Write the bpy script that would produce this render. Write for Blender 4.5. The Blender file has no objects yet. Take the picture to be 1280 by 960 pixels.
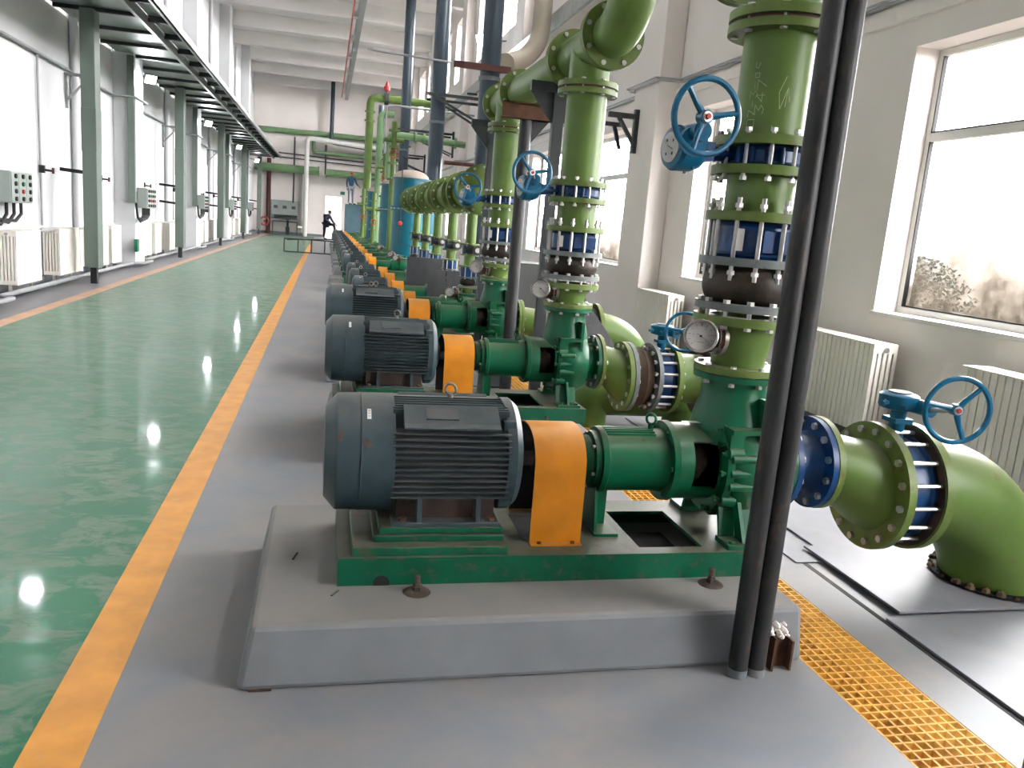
import bpy, math, random
from mathutils import Vector, Matrix
R = random.Random(7)
PI = math.pi
C = bpy.context.scene.collection

# ------------------------------------------------------------------ camera, world, exposure
cd = bpy.data.cameras.new('camera'); cam = bpy.data.objects.new('camera', cd); C.objects.link(cam)
cd.sensor_width = 36; cd.lens = 36 * 1000 / 1280; cd.clip_end = 300; cd.clip_start = 0.05
Rb = Matrix(((0.972022, -0.033058, -0.232550), (-0.221285, 0.203162, -0.953813), (0.078776, 0.978587, 0.190163)))
cam.matrix_world = Matrix.Translation((0, 0, 1.5)) @ Rb.to_4x4()
bpy.context.scene.camera = cam
W = bpy.data.worlds.new('overcast_sky'); bpy.context.scene.world = W; W.use_nodes = True
bg = W.node_tree.nodes['Background']; bg.inputs[0].default_value = (1.0, 0.975, 0.975, 1); bg.inputs[1].default_value = 39.0
vs = bpy.context.scene.view_settings
vs.view_transform = 'Standard'; vs.look = 'None'; vs.gamma = 1; vs.exposure = 0.27; vs.use_curve_mapping = False

# ------------------------------------------------------------------ materials
DIM = {n: 1.0 for n in ('white plaster', 'bright white plaster', 'ceiling plaster', 'white window frame', 'lit lamp lens', 'black', 'dial ink', 'cream radiator enamel', 'white sticker')}
DIM.update({'grey painted concrete': .80, 'grey floor plate paint': .80, 'yellow floor line': .78, 'faded orange floor line': .85, 'yellow grating': .85, 'galvanised deck': .8, 'galvanised rail': .9,
            'grey conduit': .85, 'grey enclosure': .8, 'dial white': .9, 'zinc plated steel': .85, 'polished rim': .9, 'chalk writing': .9, 'orange guard paint': .78, 'grey steel sheet': .42, 'black dusty rubber': .55, 'outside ground': .42, 'outside shrubs': .35,
            'bright blue handwheel paint': .68, 'pale green pipe paint': .75, 'grey green post paint': .75, 'dust covered dome': .75, 'red conductor rail': .85, 'beige duct': .8})
def mat(name, col, rough=0.5, metal=0.0, var=0.12, scale=6.0, dust=0.0, dustcol=(0.42, 0.38, 0.33), stretch=(1, 1, 1),
        rust=0.0, rustcol=(0.16, 0.06, 0.025), bump=0.0, emit=None, coat=0.0, spec=0.28):
    k = DIM.get(name, .62)
    col = tuple(c * k for c in col); dustcol = tuple(c * k for c in dustcol); rustcol = tuple(c * k for c in rustcol)
    m = bpy.data.materials.new(name); m.use_nodes = True
    nt = m.node_tree; N = nt.nodes; L = nt.links; b = N['Principled BSDF']
    b.inputs['Roughness'].default_value = rough; b.inputs['Metallic'].default_value = metal
    b.inputs['Specular IOR Level'].default_value = spec
    if coat: b.inputs['Coat Weight'].default_value = coat; b.inputs['Coat Roughness'].default_value = 0.15
    if emit:
        b.inputs['Emission Color'].default_value = (*emit[0], 1); b.inputs['Emission Strength'].default_value = emit[1]
    if var or dust or rust:
        g = N.new('ShaderNodeNewGeometry'); mp = N.new('ShaderNodeMapping'); mp.inputs['Scale'].default_value = stretch
        L.new(g.outputs['Position'], mp.inputs['Vector'])
        n = N.new('ShaderNodeTexNoise'); n.inputs['Scale'].default_value = scale; n.inputs['Detail'].default_value = 6
        L.new(mp.outputs[0], n.inputs['Vector'])
        mr = N.new('ShaderNodeMapRange'); mr.inputs[1].default_value = 0.3; mr.inputs[2].default_value = 0.7
        mr.inputs[3].default_value = 1 - var; mr.inputs[4].default_value = 1 + var
        L.new(n.outputs[0], mr.inputs[0])
        mx = N.new('ShaderNodeVectorMath'); mx.operation = 'SCALE'; mx.inputs[0].default_value = col
        L.new(mr.outputs[0], mx.inputs['Scale']); out = mx.outputs[0]
        def blend(fac, c2, src):
            k = N.new('ShaderNodeMix'); k.data_type = 'RGBA'
            L.new(fac, k.inputs[0]); L.new(src, k.inputs[6]); k.inputs[7].default_value = (*c2, 1); return k.outputs[2]
        if dust:
            s = N.new('ShaderNodeSeparateXYZ'); L.new(g.outputs['Normal'], s.inputs[0])
            d = N.new('ShaderNodeMapRange'); d.inputs[1].default_value = 0.45; d.inputs[2].default_value = 1.0; d.inputs[3].default_value = 0; d.inputs[4].default_value = dust
            L.new(s.outputs[2], d.inputs[0])
            mm = N.new('ShaderNodeMath'); mm.operation = 'MULTIPLY'
            r2 = N.new('ShaderNodeMapRange'); r2.inputs[1].default_value = 0.3; r2.inputs[2].default_value = 0.55; r2.inputs[3].default_value = 0.55; r2.inputs[4].default_value = 1
            L.new(n.outputs[0], r2.inputs[0]); L.new(d.outputs[0], mm.inputs[0]); L.new(r2.outputs[0], mm.inputs[1])
            out = blend(mm.outputs[0], dustcol, out)
        if rust:
            n2 = N.new('ShaderNodeTexNoise'); n2.inputs['Scale'].default_value = scale * 2.3; n2.inputs['Detail'].default_value = 8; n2.inputs['Roughness'].default_value = 0.7
            L.new(mp.outputs[0], n2.inputs['Vector'])
            r3 = N.new('ShaderNodeMapRange'); r3.inputs[1].default_value = 0.62 - rust * 0.25; r3.inputs[2].default_value = 0.72 - rust * 0.2
            L.new(n2.outputs[0], r3.inputs[0]); out = blend(r3.outputs[0], rustcol, out)
        L.new(out, b.inputs['Base Color'])
        if bump:
            bp = N.new('ShaderNodeBump'); bp.inputs['Strength'].default_value = bump; bp.inputs['Distance'].default_value = 0.02
            L.new(n.outputs[0], bp.inputs['Height']); L.new(bp.outputs[0], b.inputs['Normal'])
    else:
        b.inputs['Base Color'].default_value = (*col, 1)
    return m

M = dict(
    wall=mat('white plaster', (0.88, 0.825, 0.80), 0.9, var=0.035, scale=0.9, spec=0.2, bump=0.05),
    wall_l=mat('bright white plaster', (0.70, 0.71, 0.725), 0.9, var=0.03, scale=0.9, spec=0.2),
    ceil=mat('ceiling plaster', (0.88, 0.86, 0.845), 0.9, var=0.03, scale=0.8, spec=0.2),
    conc=mat('grey painted concrete', (0.215, 0.232, 0.245), 0.55, var=0.10, scale=5, dust=0.65, dustcol=(0.27, 0.24, 0.215), bump=0.12),
    plate=mat('grey floor plate paint', (0.235, 0.24, 0.265), 0.42, var=0.1, scale=4, rust=0.12, rustcol=(0.24, 0.2, 0.17), bump=0.04),
    pump=mat('dark green machine paint', (0.0, 0.12, 0.05), 0.34, var=0.2, scale=8, dust=0.6, dustcol=(0.20, 0.17, 0.11), rust=0.14, rustcol=(0.055, 0.075, 0.04)),
    base=mat('green base paint', (0.0, 0.115, 0.055), 0.45, var=0.2, scale=9, dust=0.85, dustcol=(0.19, 0.165, 0.12), rust=0.30, rustcol=(0.11, 0.10, 0.07)),
    pipe=mat('light green pipe paint', (0.13, 0.225, 0.045), 0.42, var=0.10, scale=5, dust=0.6, dustcol=(0.40, 0.38, 0.26), rust=0.08, rustcol=(0.15, 0.17, 0.05)),
    palepipe=mat('pale green pipe paint', (0.17, 0.30, 0.14), 0.5, var=0.1, scale=4, dust=0.5, dustcol=(0.45, 0.45, 0.36)),
    flange=mat('worn green flange paint', (0.14, 0.215, 0.045), 0.45, var=0.15, scale=12, dust=0.4, dustcol=(0.36, 0.33, 0.2), rust=0.2, rustcol=(0.17, 0.11, 0.04)),
    motor=mat('blue grey motor paint', (0.045, 0.078, 0.092), 0.42, var=0.16, scale=9, dust=0.7, dustcol=(0.20, 0.20, 0.19), rust=0.12, rustcol=(0.085, 0.10, 0.10)),
    fin=mat('dusty motor fin paint', (0.045, 0.070, 0.080), 0.5, var=0.14, scale=9, dust=0.75, dustcol=(0.24, 0.235, 0.22)),
    orange=mat('orange guard paint', (0.62, 0.225, 0.010), 0.38, var=0.14, scale=9, dust=0.3, dustcol=(0.5, 0.33, 0.14), rust=0.12, rustcol=(0.52, 0.24, 0.06)),
    valve=mat('deep blue valve paint', (0.003, 0.055, 0.19), 0.35, var=0.25, scale=12, dust=0.4, dustcol=(0.16, 0.2, 0.24)),
    wheel=mat('bright blue handwheel paint', (0.004, 0.125, 0.245), 0.3, var=0.12, scale=20, dust=0.2, dustcol=(0.12, 0.28, 0.36)),
    tank=mat('teal blue tank paint', (0.0, 0.145, 0.215), 0.4, var=0.1, scale=2, dust=0.5, dustcol=(0.25, 0.35, 0.38)),
    greyfl=mat('grey flange paint', (0.20, 0.225, 0.22), 0.5, var=0.2, scale=20, rust=0.12, rustcol=(0.12, 0.1, 0.08)),
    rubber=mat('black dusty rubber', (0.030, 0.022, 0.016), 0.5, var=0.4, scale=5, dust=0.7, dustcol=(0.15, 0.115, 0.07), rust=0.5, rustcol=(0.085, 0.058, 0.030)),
    rubberb=mat('brown weathered rubber', (0.085, 0.055, 0.035), 0.7, var=0.3, scale=8, dust=0.5, dustcol=(0.25, 0.2, 0.14)),
    zinc=mat('zinc plated steel', (0.58, 0.57, 0.55), 0.36, metal=0.85, var=0.1, scale=30),
    steel=mat('stained stainless steel', (0.52, 0.47, 0.42), 0.35, metal=0.8, var=0.25, scale=25, rust=0.25, rustcol=(0.2, 0.09, 0.06)),
    bar=mat('dark scaffold steel', (0.036, 0.038, 0.040), 0.5, var=0.4, scale=10, rust=0.22, rustcol=(0.10, 0.075, 0.06), stretch=(1, 1, 0.35)),
    steelrim=mat('polished rim', (0.42, 0.40, 0.38), 0.25, metal=0.9, var=0.05),
    hood=mat('tan outer hood', (0.42, 0.24, 0.10), 0.8, var=0.1),
    sky_screen=mat('pale sky screen', (0.16, 0.155, 0.15), 0.9, var=0.1),
    dark=mat('black', (0.012, 0.012, 0.012), 0.7, var=0),
    footrust=mat('rust stained motor foot', (0.075, 0.05, 0.042), 0.7, var=0.4, scale=9),
    anchor=mat('dirty anchor steel', (0.10, 0.075, 0.06), 0.7, var=0.4, scale=30),
    rust=mat('rusty channel steel', (0.12, 0.055, 0.03), 0.8, var=0.4, scale=12, bump=0.2),
    redox=mat('red oxide steel', (0.10, 0.03, 0.025), 0.6, var=0.2, scale=10),
    darkframe=mat('dark grey bracket steel', (0.05, 0.056, 0.06), 0.5, var=0.2, scale=10),
    riser=mat('blue grey riser paint', (0.045, 0.072, 0.095), 0.35, var=0.1, scale=4),
    beige=mat('beige duct', (0.44, 0.39, 0.31), 0.6, var=0.06, scale=4),
    dusty=mat('dust covered dome', (0.50, 0.42, 0.36), 0.8, var=0.1, scale=4),
    yell=mat('yellow floor line', (0.66, 0.30, 0.06), 0.42, var=0.16, scale=7, rust=0.10, rustcol=(0.55, 0.36, 0.2)),
    yellf=mat('faded orange floor line', (0.56, 0.34, 0.22), 0.5, var=0.12, scale=3, rust=0.2, rustcol=(0.42, 0.36, 0.3)),
    grate=mat('yellow grating', (0.60, 0.33, 0.06), 0.55, var=0.2, scale=12, rust=0.15, rustcol=(0.3, 0.16, 0.05)),
    trench=mat('dirty trench concrete', (0.13, 0.09, 0.05), 0.9, var=0.4, scale=5),
    rad=mat('cream radiator enamel', (0.86, 0.82, 0.75), 0.4, var=0.03, scale=6),
    post=mat('grey green post paint', (0.175, 0.225, 0.195), 0.45, var=0.07, scale=2),
    deck=mat('galvanised deck', (0.36, 0.42, 0.38), 0.38, metal=0.45, var=0.2, scale=2, stretch=(1, .4, 1)),
    galv=mat('galvanised rail', (0.42, 0.45, 0.44), 0.4, metal=0.5, var=0.1, scale=6),
    conduit=mat('grey conduit', (0.40, 0.41, 0.42), 0.45, metal=0.4, var=0.1, scale=6),
    box=mat('grey enclosure', (0.40, 0.45, 0.43), 0.5, var=0.05),
    black=mat('black cable', (0.02, 0.02, 0.022), 0.5, var=0),
    red=mat('red paint', (0.55, 0.03, 0.03), 0.4, var=0.1),
    railred=mat('red conductor rail', (0.62, 0.12, 0.11), 0.5, var=0.1),
    frame=mat('white window frame', (0.74, 0.73, 0.70), 0.4, var=0.04),
    dial=mat('dial white', (0.50, 0.49, 0.47), 0.5, var=0.04), ink=mat('dial ink', (0.03, 0.03, 0.03), 0.6, var=0),
    sticker=mat('white sticker', (0.72, 0.72, 0.70), 0.5, var=0), chalk=mat('chalk writing', (0.60, 0.70, 0.45), 0.8, var=0),
    greenbox=mat('green switch box', (0.02, 0.2, 0.1), 0.5, var=0.1),
    lamp=mat('lit lamp lens', (0.9, 0.9, 0.95), 0.3, var=0, emit=((0.90, 0.93, 1.0), 60)),
    cloth1=mat('dark navy jacket', (0.02, 0.022, 0.04), 0.9, var=0.1), cloth2=mat('dark trousers', (0.018, 0.018, 0.026), 0.9, var=0.1),
    blueshirt=mat('blue work shirt', (0.03, 0.09, 0.17), 0.9, var=0.1), jeans=mat('pale jeans', (0.30, 0.33, 0.38), 0.9, var=0.1),
    skin=mat('skin', (0.40, 0.24, 0.17), 0.6, var=0.05), hair=mat('black hair', (0.012, 0.011, 0.01), 0.6, var=0),
    bluegrey=mat('blue grey platform tank', (0.07, 0.14, 0.17), 0.5, var=0.1, scale=3),
    sheet=mat('grey steel sheet', (0.15, 0.155, 0.16), 0.55, var=0.25, scale=5, stretch=(1, 1, .3), rust=0.1, rustcol=(0.24, 0.22, 0.2)),
    ground=mat('outside ground', (0.060, 0.048, 0.036), 0.9, var=0.6, scale=0.9), foliage=mat('outside shrubs', (0.016, 0.024, 0.016), 0.9, var=0.5, scale=3),
)

def floor_material():
    m = bpy.data.materials.new('green and grey epoxy floor'); m.use_nodes = True
    nt = m.node_tree; N = nt.nodes; L = nt.links; b = N['Principled BSDF']; b.inputs['Specular IOR Level'].default_value = 0.25
    g = N.new('ShaderNodeNewGeometry'); s = N.new('ShaderNodeSeparateXYZ'); L.new(g.outputs['Position'], s.inputs[0])
    def noise(scale, stretch, detail=6, rough=0.6, dist=0.0, rot=0.0):
        mp = N.new('ShaderNodeMapping'); mp.inputs['Scale'].default_value = stretch; mp.inputs['Rotation'].default_value = (0, 0, rot)
        L.new(g.outputs['Position'], mp.inputs[0])
        n = N.new('ShaderNodeTexNoise'); n.inputs['Scale'].default_value = scale; n.inputs['Detail'].default_value = detail
        n.inputs['Roughness'].default_value = rough; n.inputs['Distortion'].default_value = dist; L.new(mp.outputs[0], n.inputs['Vector']); return n.outputs[0]
    def mr(v, a, b_, c=0.0, d=1.0):
        k = N.new('ShaderNodeMapRange'); k.inputs[1].default_value = a; k.inputs[2].default_value = b_; k.inputs[3].default_value = c; k.inputs[4].default_value = d
        L.new(v, k.inputs[0]); return k.outputs[0]
    def mix(f, a, b_):
        k = N.new('ShaderNodeMix'); k.data_type = 'RGBA'; L.new(f, k.inputs[0])
        for i, v in ((6, a), (7, b_)):
            if isinstance(v, tuple): k.inputs[i].default_value = (*v, 1)
            else: L.new(v, k.inputs[i])
        return k.outputs[2]
    def math_(op, a, b_):
        k = N.new('ShaderNodeMath'); k.operation = op
        for i, v in ((0, a), (1, b_)):
            if isinstance(v, (int, float)): k.inputs[i].default_value = v
            else: L.new(v, k.inputs[i])
        return k.outputs[0]
    d1 = mr(noise(5.0, (0.9, 1.2, 1), 8, 0.66, 0.7, 0.6), 0.46, 0.545)
    d2 = mr(noise(16, (0.6, 1.4, 1), 6, 0.7, 0.6), 0.35, 0.75)
    d3 = mr(noise(0.5, (1.2, 0.5, 1), 4, 0.6), 0.35, 0.7)
    far = mr(s.outputs[1], 3.0, 16.0, 0.0, 0.30)  # paler with distance: grazing sheen painted in along with the dust
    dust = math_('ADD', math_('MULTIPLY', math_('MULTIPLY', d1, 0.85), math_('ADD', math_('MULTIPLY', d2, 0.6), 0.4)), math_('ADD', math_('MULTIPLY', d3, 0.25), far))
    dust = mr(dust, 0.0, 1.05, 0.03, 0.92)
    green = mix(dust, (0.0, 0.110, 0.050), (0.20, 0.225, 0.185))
    gd = mr(noise(1.8, (1, 1, 1), 8, 0.65, 0.5), 0.35, 0.7)
    grey = mix(gd, (0.168, 0.182, 0.206), (0.232, 0.212, 0.200))
    left = mr(s.outputs[0], -0.70, -0.68); edge = mr(s.outputs[0], -3.62, -3.60)
    isgreen = math_('MULTIPLY', math_('SUBTRACT', 1.0, left), edge)
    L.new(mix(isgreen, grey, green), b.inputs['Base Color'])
    rg = mr(dust, 0.05, 0.8, 0.42, 0.62)
    cw = math_('MULTIPLY', isgreen, mr(dust, 0.05, 0.75, 0.45, 0.05)); L.new(cw, b.inputs['Coat Weight']); b.inputs['Coat Roughness'].default_value = 0.05
    k = N.new('ShaderNodeMix'); k.data_type = 'FLOAT'; L.new(isgreen, k.inputs[0]); k.inputs[2].default_value = 0.42; L.new(rg, k.inputs[3])
    L.new(k.outputs[0], b.inputs['Roughness'])
    bp = N.new('ShaderNodeBump'); bp.inputs['Strength'].default_value = 0.05; bp.inputs['Distance'].default_value = 0.01
    L.new(noise(9, (1, 1, 1), 2), bp.inputs['Height']); L.new(bp.outputs[0], b.inputs['Normal'])
    return m
M['floor'] = floor_material()

def glass_material():
    m = bpy.data.materials.new('dusty window glass'); m.use_nodes = True
    nt = m.node_tree; N = nt.nodes; L = nt.links; N.remove(N['Principled BSDF']); o = N['Material Output']
    tr = N.new('ShaderNodeBsdfTransparent'); gl = N.new('ShaderNodeBsdfGlossy'); gl.inputs['Roughness'].default_value = 0.05
    tl = N.new('ShaderNodeBsdfTranslucent'); tl.inputs[0].default_value = (0.032, 0.027, 0.020, 1)
    tc = N.new('ShaderNodeTexCoord'); s = N.new('ShaderNodeSeparateXYZ'); g = N.new('ShaderNodeNewGeometry'); L.new(g.outputs['Position'], s.inputs[0])
    n = N.new('ShaderNodeTexNoise'); n.inputs['Scale'].default_value = 3.5; n.inputs['Detail'].default_value = 10; n.inputs['Roughness'].default_value = 0.7
    L.new(g.outputs['Position'], n.inputs['Vector'])
    h = N.new('ShaderNodeMapRange'); h.inputs[1].default_value = 1.95; h.inputs[2].default_value = 1.1; h.inputs[3].default_value = -0.22; h.inputs[4].default_value = 0.22
    L.new(s.outputs[2], h.inputs[0])
    ad = N.new('ShaderNodeMath'); ad.operation = 'ADD'; L.new(n.outputs[0], ad.inputs[0]); L.new(h.outputs[0], ad.inputs[1])
    r = N.new('ShaderNodeMapRange'); r.inputs[1].default_value = 0.48; r.inputs[2].default_value = 0.78; r.inputs[3].default_value = 0.04; r.inputs[4].default_value = 0.85
    L.new(ad.outputs[0], r.inputs[0])
    m1 = N.new('ShaderNodeMixShader'); m1.inputs[0].default_value = 0.05; L.new(tr.outputs[0], m1.inputs[1]); L.new(gl.outputs[0], m1.inputs[2])
    m2 = N.new('ShaderNodeMixShader'); L.new(r.outputs[0], m2.inputs[0]); L.new(m1.outputs[0], m2.inputs[1]); L.new(tl.outputs[0], m2.inputs[2])
    L.new(m2.outputs[0], o.inputs[0]); return m
M['glass'] = glass_material()

# ------------------------------------------------------------------ mesh helpers
class MB:
    def __init__(s): s.v = []; s.f = []
    def add(s, v, f):
        o = len(s.v); s.v += [tuple(p) for p in v]; s.f += [tuple(i + o for i in q) for q in f]; return s
    def box(s, x0, x1, y0, y1, z0, z1):
        return s.add([(x0, y0, z0), (x1, y0, z0), (x1, y1, z0), (x0, y1, z0), (x0, y0, z1), (x1, y0, z1), (x1, y1, z1), (x0, y1, z1)],
                     [(0, 3, 2, 1), (4, 5, 6, 7), (0, 1, 5, 4), (1, 2, 6, 5), (2, 3, 7, 6), (3, 0, 4, 7)])
    def lathe(s, o, ax, prof, n=28, a0=0.0, a1=None, rad_y=1.0):
        """prof: list of (t, r) along axis ax from origin o; closed with caps where r>0 at the ends"""
        o = Vector(o); ax = Vector(ax).normalized()
        u = ax.orthogonal().normalized() if abs(ax.z) < 0.9 else Vector((1, 0, 0))
        if abs(ax.x) > 0.9: u = Vector((0, 0, 1))
        if abs(ax.y) > 0.9: u = Vector((0, 0, 1))
        u = (u - ax * u.dot(ax)).normalized(); w = ax.cross(u)
        full = a1 is None; m = n if full else n + 1; aa = 2 * PI if full else a1 - a0
        V = []; F = []
        for t, r in prof:
            for k in range(m):
                a = a0 + aa * k / n; V.append(o + ax * t + (u * math.cos(a) + w * math.sin(a)) * max(r, 1e-5))
        for i in range(len(prof) - 1):
            for k in range(n):
                k2 = (k + 1) % m; F.append((i * m + k, i * m + k2, (i + 1) * m + k2, (i + 1) * m + k))
        if full:
            if prof[0][1] > 0: F.append(tuple(reversed(range(m))))
            if prof[-1][1] > 0: F.append(tuple(range((len(prof) - 1) * m, len(prof) * m)))
        return s.add(V, F)
    def cyl(s, p0, p1, r0, r1=None, n=20):
        p0 = Vector(p0); p1 = Vector(p1); return s.lathe(p0, p1 - p0, [(0, r0), ((p1 - p0).length, r0 if r1 is None else r1)], n)
    def ring(s, o, ax, t0, t1, ri, ro, n=28):
        return s.lathe(o, ax, [(t0, ri), (t0, ro), (t1, ro), (t1, ri), (t0, ri)], n) if ri > 0 else s.lathe(o, ax, [(t0, ro), (t1, ro)], n)
    def tube(s, pts, r, n=10, caps=True):
        pts = [Vector(p) for p in pts]; rs = r if isinstance(r, (list, tuple)) else [r] * len(pts)
        V = []; F = []; prev = None
        for i, p in enumerate(pts):
            d = (pts[min(i + 1, len(pts) - 1)] - pts[max(i - 1, 0)]).normalized()
            if prev is None: u = d.orthogonal().normalized()
            else: u = (prev - d * prev.dot(d)).normalized()
            prev = u; w = d.cross(u)
            for k in range(n):
                a = 2 * PI * k / n; V.append(p + (u * math.cos(a) + w * math.sin(a)) * rs[i])
        for i in range(len(pts) - 1):
            for k in range(n):
                k2 = (k + 1) % n; F.append((i * n + k, i * n + k2, (i + 1) * n + k2, (i + 1) * n + k))
        if caps: F.append(tuple(reversed(range(n)))); F.append(tuple(range((len(pts) - 1) * n, len(pts) * n)))
        return s.add(V, F)
    def torus(s, c, ax, R_, r, n=32, m=10, sy=1.0):
        c = Vector(c); ax = Vector(ax).normalized(); u = ax.orthogonal().normalized(); w = ax.cross(u); V = []; F = []
        for i in range(n):
            a = 2 * PI * i / n; d = u * math.cos(a) + w * math.sin(a)
            for k in range(m):
                b = 2 * PI * k / m; V.append(c + d * (R_ + r * math.cos(b)) + ax * r * math.sin(b))
        for i in range(n):
            for k in range(m):
                i2 = (i + 1) % n; k2 = (k + 1) % m; F.append((i * m + k, i2 * m + k, i2 * m + k2, i * m + k2))
        return s.add(V, F)
    def prism(s, poly, axis, a, b):
        """poly 2D extruded along axis ('x': poly=(y,z), 'y': poly=(x,z), 'z': poly=(x,y))"""
        def P(p, t): return {'x': (t, p[0], p[1]), 'y': (p[0], t, p[1]), 'z': (p[0], p[1], t)}[axis]
        n = len(poly); V = [P(p, a) for p in poly] + [P(p, b) for p in poly]
        F = [tuple(range(n)), tuple(range(2 * n - 1, n - 1, -1))] + [(i, i + n, (i + 1) % n + n, (i + 1) % n) for i in range(n)]
        return s.add(V, F)
    def bar(s, p0, p1, w, h=None):
        p0 = Vector(p0); p1 = Vector(p1); d = (p1 - p0).normalized(); h = h or w
        u = d.cross(Vector((0, 0, 1))) if abs(d.z) < 0.95 else Vector((1, 0, 0)); u.normalize(); q = u.cross(d)
        V = [p + u * (a * w / 2) + q * (b * h / 2) for p in (p0, p1) for a, b in ((-1, -1), (1, -1), (1, 1), (-1, 1))]
        return s.add(V, [(0, 1, 2, 3), (7, 6, 5, 4), (0, 4, 5, 1), (1, 5, 6, 2), (2, 6, 7, 3), (3, 7, 4, 0)])

import bmesh
ORG = {}
def mesh_of(mb, name, off=(0, 0, 0), smooth=35, bevel=0):
    me = bpy.data.meshes.new(name); ox, oy, oz = off
    me.from_pydata([(x - ox, y - oy, z - oz) for x, y, z in mb.v], [], mb.f); 
    bm = bmesh.new(); bm.from_mesh(me); bmesh.ops.recalc_face_normals(bm, faces=bm.faces[:]); bm.to_mesh(me); bm.free()
    if smooth: me.shade_smooth(); me.set_sharp_from_angle(angle=math.radians(smooth))
    me.update(); return me
def tag(o, label=None, cat=None, group=None, kind=None):
    if label: o['label'] = label
    if cat: o['category'] = cat
    if group: o['group'] = group
    if kind: o['kind'] = kind
    return o
def thing(name, loc, label, cat, group=None):
    o = bpy.data.objects.new(name, None); o.empty_display_size = 0.1; C.objects.link(o); o.location = loc; ORG[o.name] = Vector(loc)
    return tag(o, label, cat, group)
def part(parent, name, mb, m, smooth=35, label=None, bevel=0, kind=None):
    """mesh given in world/set coordinates; child of the thing (or of a part)"""
    root = parent
    while root.parent: root = root.parent
    me = mesh_of(mb, name, ORG[root.name], smooth); me.materials.append(M[m] if isinstance(m, str) else m)
    o = bpy.data.objects.new(name, me); C.objects.link(o); o.parent = parent
    if bevel: md = o.modifiers.new('bevel', 'BEVEL'); md.width = bevel; md.segments = 2; md.limit_method = 'ANGLE'
    if label: o['label'] = label
    if kind: o['kind'] = kind
    return o
def single(name, mb, m, label, cat, group=None, smooth=35, kind=None, org=None, bevel=0):
    """a thing that is one mesh"""
    if org is None:
        xs, ys, zs = zip(*mb.v); org = ((min(xs) + max(xs)) / 2, (min(ys) + max(ys)) / 2, min(zs))
    me = mesh_of(mb, name, org, smooth); me.materials.append(M[m]); o = bpy.data.objects.new(name, me); C.objects.link(o); o.location = org; ORG[o.name] = Vector(org)
    if bevel: md = o.modifiers.new('bevel', 'BEVEL'); md.width = bevel; md.segments = 2; md.limit_method = 'ANGLE'
    return tag(o, label, cat, group, kind)
def struct(name, mb, m, smooth=0, bevel=0):
    return single(name, mb, m, None, None, kind='structure', smooth=smooth, org=(0, 0, 0), bevel=bevel)
def inst(parent, name, me, loc, rot=None, label=None):
    o = bpy.data.objects.new(name, me); C.objects.link(o); o.parent = parent
    root = parent
    while root.parent: root = root.parent
    o.location = Vector(loc) - ORG[root.name]
    if rot is not None: o.rotation_mode = 'QUATERNION'; o.rotation_quaternion = rot
    if label: o['label'] = label
    return o
def copy_tree(o, parent=None):
    c = o.copy(); C.objects.link(c); c.parent = parent
    if parent is None: ORG[c.name] = Vector(o.location)
    for ch in list(o.children): copy_tree(ch, c)
    return c
def dup(o, dx=0, dy=0, dz=0, label=None, group=None):
    c = copy_tree(o); c.location = o.location + Vector((dx, dy, dz)); ORG[c.name] = Vector(c.location)
    if label: c['label'] = label
    if group: c['group'] = group
    return c
_stud = {}
def stud_mesh(length, r=0.009, hexr=0.017, over=0.012, m='zinc', tip=0.0):
    key = (round(length, 3), r, hexr, over, m, tip)
    if key not in _stud:
        b = MB(); h = length / 2
        b.lathe((0, 0, 0), (0, 0, 1), [(-h - over - tip, r), (h + over + tip, r)], 8)
        b.lathe((0, 0, 0), (0, 0, 1), [(h, hexr), (h + over, hexr)], 6); b.lathe((0, 0, 0), (0, 0, 1), [(-h - over, hexr), (-h, hexr)], 6)
        me = mesh_of(b, 'bolt', smooth=30); me.materials.append(M[m]); _stud[key] = me
    return _stud[key]
AX = {'x': Vector((1, 0, 0)), 'y': Vector((0, 1, 0)), 'z': Vector((0, 0, 1))}
def bolts(parent, c, ax, rad, n, length, r=0.009, hexr=0.017, over=0.012, name='bolt', a0=0.2, m='zinc', tip=0.0, joined=False):
    """n bolts round centre c, axis ax; length = grip"""
    A = AX[ax]; q = Vector((0, 0, 1)).rotation_difference(A); me = stud_mesh(length, r, hexr, over, m, tip)
    u = q @ Vector((1, 0, 0)); w = q @ Vector((0, 1, 0))
    if joined:
        b = MB()
        for k in range(n):
            a = a0 + 2 * PI * k / n; p = Vector(c) + (u * math.cos(a) + w * math.sin(a)) * rad
            b.add([p + q @ v.co for v in me.vertices], [tuple(f.vertices) for f in me.polygons])
        return part(parent, 'bolts', b, m, 30)
    for k in range(n):
        a = a0 + 2 * PI * k / n; inst(parent, name, me, Vector(c) + (u * math.cos(a) + w * math.sin(a)) * rad, q)

# ------------------------------------------------------------------ the hall
XL, XR, Y0, Y1, ZC = -4.5, 4.6, -7.0, 53.6, 9.6
TX0, TX1 = 1.79, 2.12                         # trench under the grating
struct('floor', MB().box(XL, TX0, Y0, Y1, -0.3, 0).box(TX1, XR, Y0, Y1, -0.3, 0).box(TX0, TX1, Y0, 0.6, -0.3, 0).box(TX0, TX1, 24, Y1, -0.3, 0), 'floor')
struct('floor_trench', MB().box(TX0 - .05, TX1 + .05, 0.5, 24.1, -0.46, -0.42), 'trench')
struct('ceiling', MB().box(XL - .3, XR + .3, Y0, Y1, ZC, ZC + .2), 'ceil')
for k in range(16):
    y = -5 + 3.9 * k
    struct('ceiling_beam', MB().box(XL, XR, y, y + .35, 9.0, ZC), 'ceil')
struct('wall_left', MB().box(XL - .3, XL, Y0, Y1, 0, ZC), 'wall_l')
struct('wall_back', MB().box(XL - .3, XR + .3, Y0 - .3, Y0, 0, ZC), 'wall')
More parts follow.
